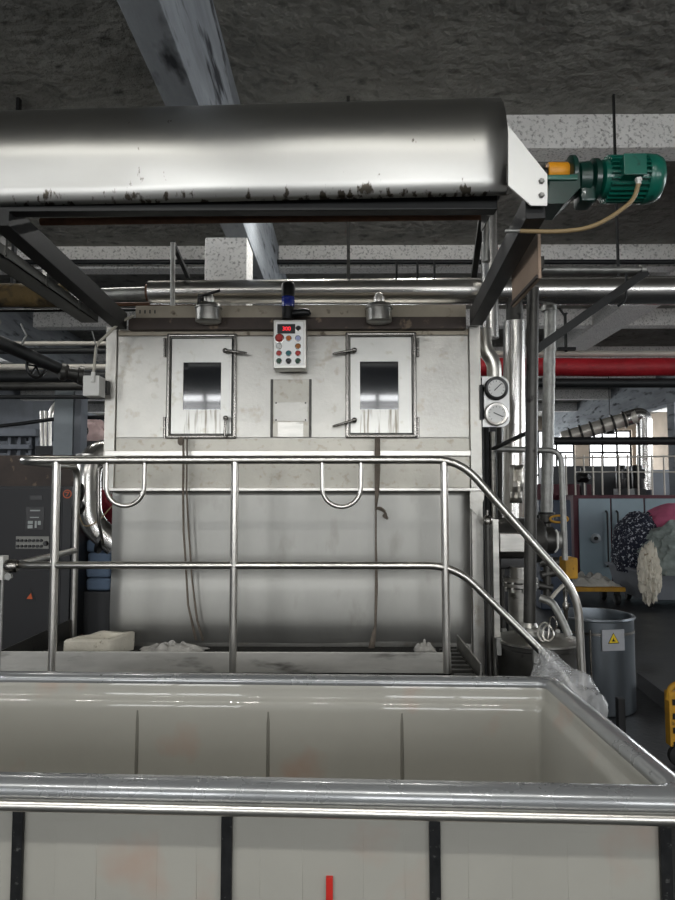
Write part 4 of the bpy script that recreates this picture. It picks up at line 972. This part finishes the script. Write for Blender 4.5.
# grey steel post and things behind
o = thing('steel_post', 'blue grey steel box post at left background', 'post', (X(66, 7), 7, 0))
MB().box(X(53.5, 7), X(72.5, 7), 7, 7.2, 0, Z(378, 7), .004).build('front_box', M_cabblue, o)
MB().box(X(73, 7), X(80, 7), 7.02, 7.2, 0, Z(378, 7), .004).build('side_strip', M_wallg, o)
yz = 8.5
o = thing('hanging_bundle', 'pale pink cloth bundle between grey post and machine', 'cloth', A(92, 445, yz))
c = A(92, 432, yz); MB().blob(c, (.19, .14, .15), .22, 2., 4, 6.).build('bundle', cmat('pale pink cloth', 'f0d0cc', rough=.9), o)
MB().tube([A(84+4*math.cos(t), 431+5*math.sin(t), yz-.16) for t in [k*math.pi/7 for k in range(14)]], .008, 6, closed=True).build('cord', M_black, o)
tag(MB().box(X(79, yz), X(112, yz), yz-.2, yz+.3, .0, Z(442, yz), .02).build('bundle_bench', M_cabs), 'grey bench carrying the pale pink cloth bundle', 'bench')
o = thing('glass_column', 'slim upright sight glass columns left of the grey post', 'sight glass', A(45, 450, 8))
for px in (41.5, 45.5, 50): MB().cyl(A(px, 411, 8), A(px, 449, 8), .018, 12).build('tube', M_rail, o)
MB().box(X(38, 8), X(54, 8), 7.95, 8.15, Z(455, 8), Z(446, 8)).build('base', M_cabs, o)
MB().tube(fillet([A(51, 420, 8), A(51, 410, 8), A(57, 403, 8)], .08), .03, 10).build('bend', M_rail, o)
tag(MB().tube(fillet([A(-30, 429, 7.4), A(20, 424, 7.4), A(60, 418, 7.4), A(118, 417, 7.4)], .5), .022, 10).build('sagging_cable', M_blk), 'thick black cable sagging across the left background', 'cable')
o = thing('distant_machine', 'grey horizontal machine frame far back at left', 'machine', A(10, 450, 11))
MB().box(X(-40, 11), X(36, 11), 11, 12, Z(436, 11), Z(428, 11), .02).build('top_beam', M_wallg, o)
MB().box(X(-40, 11), X(30, 11), 11, 12, Z(449, 11), Z(444, 11), .02).build('lower_beam', M_wallg, o)
for px in (-20, 5, 15, 26, 33): MB().box(X(px, 11), X(px+3, 11), 11.1, 11.3, 0, Z(430, 11)).build('post', M_wallg, o)

REF[0] = 540
# ================================================================== RIGHT BACKGROUND
yO = 12.
ov = thing('maroon_cabinet', 'long maroon framed cabinet with blue grey double doors at back', 'cabinet', (X(640, yO), yO+.5, 0))
xa, xb = X(574, yO), X(760, yO); za, zb_ = Z(581, yO), Z(495, yO)
MB().box(xa, xb, yO, yO+1.0, za-.25, zb_, .02).build('frame', M_maroon, ov)
for a, b in ((579, 610.5), (612, 644), (645.5, 700), (702, 750)):
    d = MB().box(X(a, yO), X(b, yO), yO-.03, yO, za+.02, Z(498.5, yO), .008).build('door', M_door, ov)
    if a in (579, 612):
        hx_ = X(606 if a == 579 else 616.5, yO)
        MB().tube(fillet([(hx_, yO-.03, Z(511, yO)), (hx_, yO-.09, Z(512, yO)), (hx_, yO-.09, Z(565, yO)), (hx_, yO-.03, Z(566, yO))], .04), .016, 8).build('handle', M_blk, d)
    if a == 579:
        MB().lathe([(.085, 0), (.085, .02), (.06, .03)], (X(595, yO), yO-.03, Z(538, yO)), (0, -1, 0), 24).build('round_vent', M_cabblue, d)
        MB().lathe([(.04, .02), (.03, .05)], (X(595, yO), yO-.03, Z(538, yO)), (0, -1, 0), 16).build('vent_knob', M_darkst, d)
MB().box(xa+.1, xb, yO+.1, yO+.9, 0, za-.24).build('plinth', M_darkst, ov)
# maroon bench left of it with low things
tag(MB().box(X(540, 12.6), X(603, 12.6), 12.6+.5, 13.6, 0, Z(484, 13.0), .02).build('maroon_housing', M_maroon), 'maroon machine housing rising behind the left cabinet end', 'machine housing')
o = thing('blue_panel', 'dark blue panel standing left of the maroon cabinet', 'panel', (X(560, 9), 9, 0))
MB().box(X(540, 9), X(572, 9), 9, 9.3, 0, Z(500, 9), .02).build('panel', cmat('dark blue paint', '16263a', rough=.5), o)
REF[0] = 470
# railing on the cabinet top
yL = 12.5
o = thing('roof_railing', 'thin grey railing along the top of the maroon cabinet', 'railing', A(640, 492, yL))
zt_ = zb_
for px in [566+9*k for k in range(5)]+[619, 628, 638, 652, 664, 676, 690]:
    MB().cyl((X(px, yL), yL, zt_ if px > 574 else 1.2), (X(px, yL), yL, Z(455, yL)), .016, 8).build('post', M_pale, o)
MB().cyl(A(560, 458, yL), A(760, 455, yL), .016, 8).build('top_rail', M_pale, o)
MB().cyl(A(575, 472, yL), A(760, 472, yL), .012, 8).build('middle_rail', M_pale, o)
for a, b, lab in ((616, 626, 'left dark motor on the maroon cabinet behind railing'), (632, 643, 'right dark twin motor on the maroon cabinet behind railing')):
    m_ = thing('blower_motor', lab, 'motor', (X((a+b)/2, 12.8), 12.8, zb_), 'dark motors on the maroon cabinet')
    cxm = X((a+b)/2, 12.8); wr = (X(b, 12.8)-X(a, 12.8))/2
    MB().lathe([(wr*.9, 0), (wr, .03), (wr, .4), (wr*.8, .44)], (cxm, 12.8, zb_+.12), (0, 0, 1), 18).build('housing', M_black, m_)
    MB().box(cxm-wr, cxm+wr, 12.7, 12.95, zb_, zb_+.12).build('foot', M_darkst, m_)
    MB().box(cxm-wr*.5, cxm+wr*.5, 12.6, 12.66, zb_+.3, zb_+.48).build('terminal_box', M_blk, m_)
c = A(583, 478, 12.55); o = thing('small_valve', 'dark bulky valve perched before the maroon housing', 'valve', A(583, 489, 12.55))
MB().blob(c, (.13, .13, .1), .2, 2, 3, 2.).build('body', M_black, o); MB().cyl(c, c+Vector((0, 0, .18)), .04).build('stem', M_black, o); MB().cyl((c.x, c.y, zb_), c, .06).build('foot', M_black, o)
# rising spiral duct with vertical silver stack
o = thing('spiral_duct', 'ringed silver duct slanting up to a vertical stack far right', 'duct', A(600, 430, 14))
p0, p1 = A(562, 438.5, 14), A(636, 416, 13.6)
M_spir = mat('pale spiral duct', 'e0dbd0', .4, .5, var=.08, scale=3)
MB().tube([p0, p1], .14, 24).build('pipe', M_spir, o)
d = (p1-p0).normalized()
for k in range(6): q = p0+(p1-p0)*(.1+.145*k); MB().lathe([(.15, 0), (.175, .01), (.175, .04), (.15, .05)], q, d, 24).build('ring', M_darkst2, o)
MB().tube(fillet([p1-d*.2, A(644, 413, 13.6), A(645, 490, 13.6)], .25, 8), .15, 24).build('stack', M_duct, o)
tag(MB().tube([A(552, 441, 10), A(1080, 441, 10)], .06, 16).build('cross_pipe', M_blk), 'dark horizontal pipe crossing before the distant windows', 'pipe')
tag(MB().box(X(650, 16), X(760, 16), 16, 17, 0, Z(470, 16), .03).build('distant_machine', M_wallg), 'grey distant machine at right behind the cabinet railing', 'machine')
tag(MB().box(X(550, 17), X(640, 17), 17, 18, 0, Z(466, 17), .03).build('distant_machine', M_cabs), 'dark distant machine behind the left cabinet railing posts', 'machine')
o = thing('pendant_lamp', 'small hanging lamp in front of the far windows', 'lamp', A(610, 434, 15))
MB().lathe([(.02, .12), (.05, .1), (.12, 0)], A(610, 434, 15), (0, 0, 1), 18).build('shade', M_darkst, o); MB().cyl(A(610, 431, 15), (A(610, 431, 15).x, 15, CZ), .01, 6).build('cord', M_blk, o)

REF[0] = 590
# flat trolley with white cloth
yW = 9.4
o = thing('flat_trolley', 'low yellow flat trolley on floor before the maroon cabinet', 'trolley', (X(590, yW), yW, 0))
ztp = Z(586, yW)
MB().box(X(556, yW), X(623, yW), yW-.1, yW+.6, ztp-.06, ztp, .01).build('deck', M_yel2, o)
for px, y in ((617, yW+.0), (562, yW+.0), (617, yW+.5), (562, yW+.5)):
    MB().lathe([(.07, -.03), (.085, -.02), (.085, .02), (.07, .03)], (X(px, yW), y, .085), (1, 0, 0), 20).build('wheel', M_rubber, o)
    MB().box(X(px, yW)-.03, X(px, yW)+.03, y-.03, y+.03, .12, ztp-.055).build('fork', M_darkst, o)
tag(rag(Vector((X(590, yW), yW+.2, ztp)), .42, .25, .22, 5.).build('white_cloth', M_cloth, solid=.01), 'crumpled white cloth lying on the yellow flat trolley', 'cloth')
# laundry tub with pile
yT = 9.0
xt0 = X(641, yT); o = thing('laundry_tub', 'grey plastic laundry tub heaped with cloth at far right', 'tub', (xt0+.8, yT+.5, 0))
zt2 = Z(570, yT)
rg_ = lambda o_, z: [(xt0+o_, yT+o_, z), (xt0+1.7, yT+o_, z), (xt0+1.7, yT+1.1-o_, z), (xt0+o_, yT+1.1-o_, z)]
MB().loft([rg_(.08, .12), rg_(0, zt2-.03), rg_(-.03, zt2-.03), rg_(-.03, zt2), rg_(.04, zt2), rg_(.1, .2)]).build('shell', M_wallg, o)
for x, y in ((xt0+.2, yT+.2), (xt0+1.5, yT+.2), (xt0+.2, yT+.9), (xt0+1.5, yT+.9)): MB().lathe([(.05, -.03), (.06, -.02), (.06, .02), (.05, .03)], (x, y, .06), (1, 0, 0), 16).build('wheel', M_rubber, o)
LG = 'laundry in the grey tub'
tag(MB().blob((xt0+.28, yT+.6, zt2+.22), (.36, .42, .5), .12, 3.0, 5, 1., flat=-.3).build('patterned_sheet', M_patt), 'navy and white patterned sheet hanging over the tub left end', 'laundry', LG)
tag(MB().blob((xt0+.86, yT+.62, zt2+.46), (.62, .5, .40), .06, 2.0, 5, 4., flat=-.3).build('pink_sheet', M_pink), 'dusty pink sheet on top of the laundry heap', 'laundry', LG)
tag(MB().blob((xt0+.72, yT+.16, zt2+.16), (.60, .34, .46), .16, 3.2, 5, 8., flat=-.22).build('grey_sheet', M_lgrey), 'wrinkled grey green sheet spilling over the tub front', 'laundry', LG)
tag(MB().blob((xt0+.10, yT-.04, zt2-.05), (.12, .12, .34), .32, 3.6, 5, 11.).build('twisted_sheet', M_foam), 'pale beige twist of cloth hanging off tub corner', 'laundry', LG)

# ================================================================== LIGHT
def area(name, loc, rot, sx, sy, e, col=(1, 1, 1)):
    l = bpy.data.lights.new(name, 'AREA'); l.shape = 'RECTANGLE'; l.size = sx; l.size_y = sy; l.energy = e; l.color = col
    o = bpy.data.objects.new(name, l); o.location = loc; o.rotation_euler = rot; COL.objects.link(o); return o
for a, b, z0, z1 in rear: area('daylight', ((a+b)/2, YB-.25, (z0+z1)/2), (math.pi/2, 0, 0), b-a, z1-z0, 175, (.97, .985, 1))
for a, b, z0, z1 in far: area('daylight', ((a+b)/2, YFAR+.05, (z0+z1)/2), (-math.pi/2, 0, 0), b-a, z1-z0, 60, (.93, .97, 1))
area('daylight', (XR-.05, 12, 3.25), (0, math.pi/2, 0), 1.3, 20, 520, (.9, .95, 1))
area('daylight', (XL+.05, 6.5, 3.5), (0, -math.pi/2, 0), .95, 9, 200, (.93, .96, 1))  # added along with the unseen left strip window, lifts the ceiling
# ceiling battens over the aisle behind the camera
for x in (-3.22, -2.54, -1.86, -1.18, -.5, .18, .86, 1.54):
    b_ = thing('batten_lamp', 'short white tube lamp hung from the ceiling over the aisle', 'lamp', (x, -.5, 3.98), 'batten lamps over the aisle')
    MB().box(x-.16, x+.16, -.55, -.45, 4.0, 4.05, .006).build('housing', M_white, b_)
    MB().cyl((x-.1, -.5, 4.04), (x-.1, -.5, CZ), .006, 6).build('rod', M_galv, b_); MB().cyl((x+.1, -.5, 4.04), (x+.1, -.5, CZ), .006, 6).build('rod', M_galv, b_)
    area('tube_light', (x, -.5, 3.985), (0, 0, 0), .3, .07, 13, (1, .99, .96))
    area('added_uplight', (x, -.5, 4.06), (math.pi, 0, 0), .3, .07, 7, (1, .99, .96))  # extra upward light added to brighten the ceiling
for x in (-2.9, -2.0, -.3, .6):  # added lamps, hidden behind the hood, to brighten the far ceiling
    b_ = thing('batten_lamp', 'added tube lamp hidden above the machine to brighten the ceiling', 'lamp', (x, 5.4, 3.98), 'added lamps above the machine')
    MB().box(x-.16, x+.16, 5.35, 5.45, 4.0, 4.05, .006).build('housing', M_white, b_)
    MB().cyl((x-.1, 5.4, 4.04), (x-.1, 5.4, CZ), .006, 6).build('rod', M_galv, b_); MB().cyl((x+.1, 5.4, 4.04), (x+.1, 5.4, CZ), .006, 6).build('rod', M_galv, b_)
    area('tube_light', (x, 5.4, 3.985), (0, 0, 0), .3, .07, 8, (1, .99, .96))
    area('added_uplight', (x, 5.4, 4.06), (math.pi, 0, 0), .3, .07, 16, (1, .99, .96))
w = bpy.data.worlds.new('world'); sc.world = w; w.use_nodes = True
w.node_tree.nodes['Background'].inputs[0].default_value = (.75, .82, .9, 1); w.node_tree.nodes['Background'].inputs[1].default_value = .3
sc.view_settings.view_transform = 'Standard'; sc.view_settings.look = 'None'; sc.view_settings.gamma = 1; sc.view_settings.exposure = 0.0
sc.view_settings.use_curve_mapping = False
sc.cycles.use_denoising = True
sc.cycles.max_bounces = 8; sc.cycles.diffuse_bounces = 4; sc.cycles.glossy_bounces = 5; sc.cycles.sample_clamp_indirect = 6
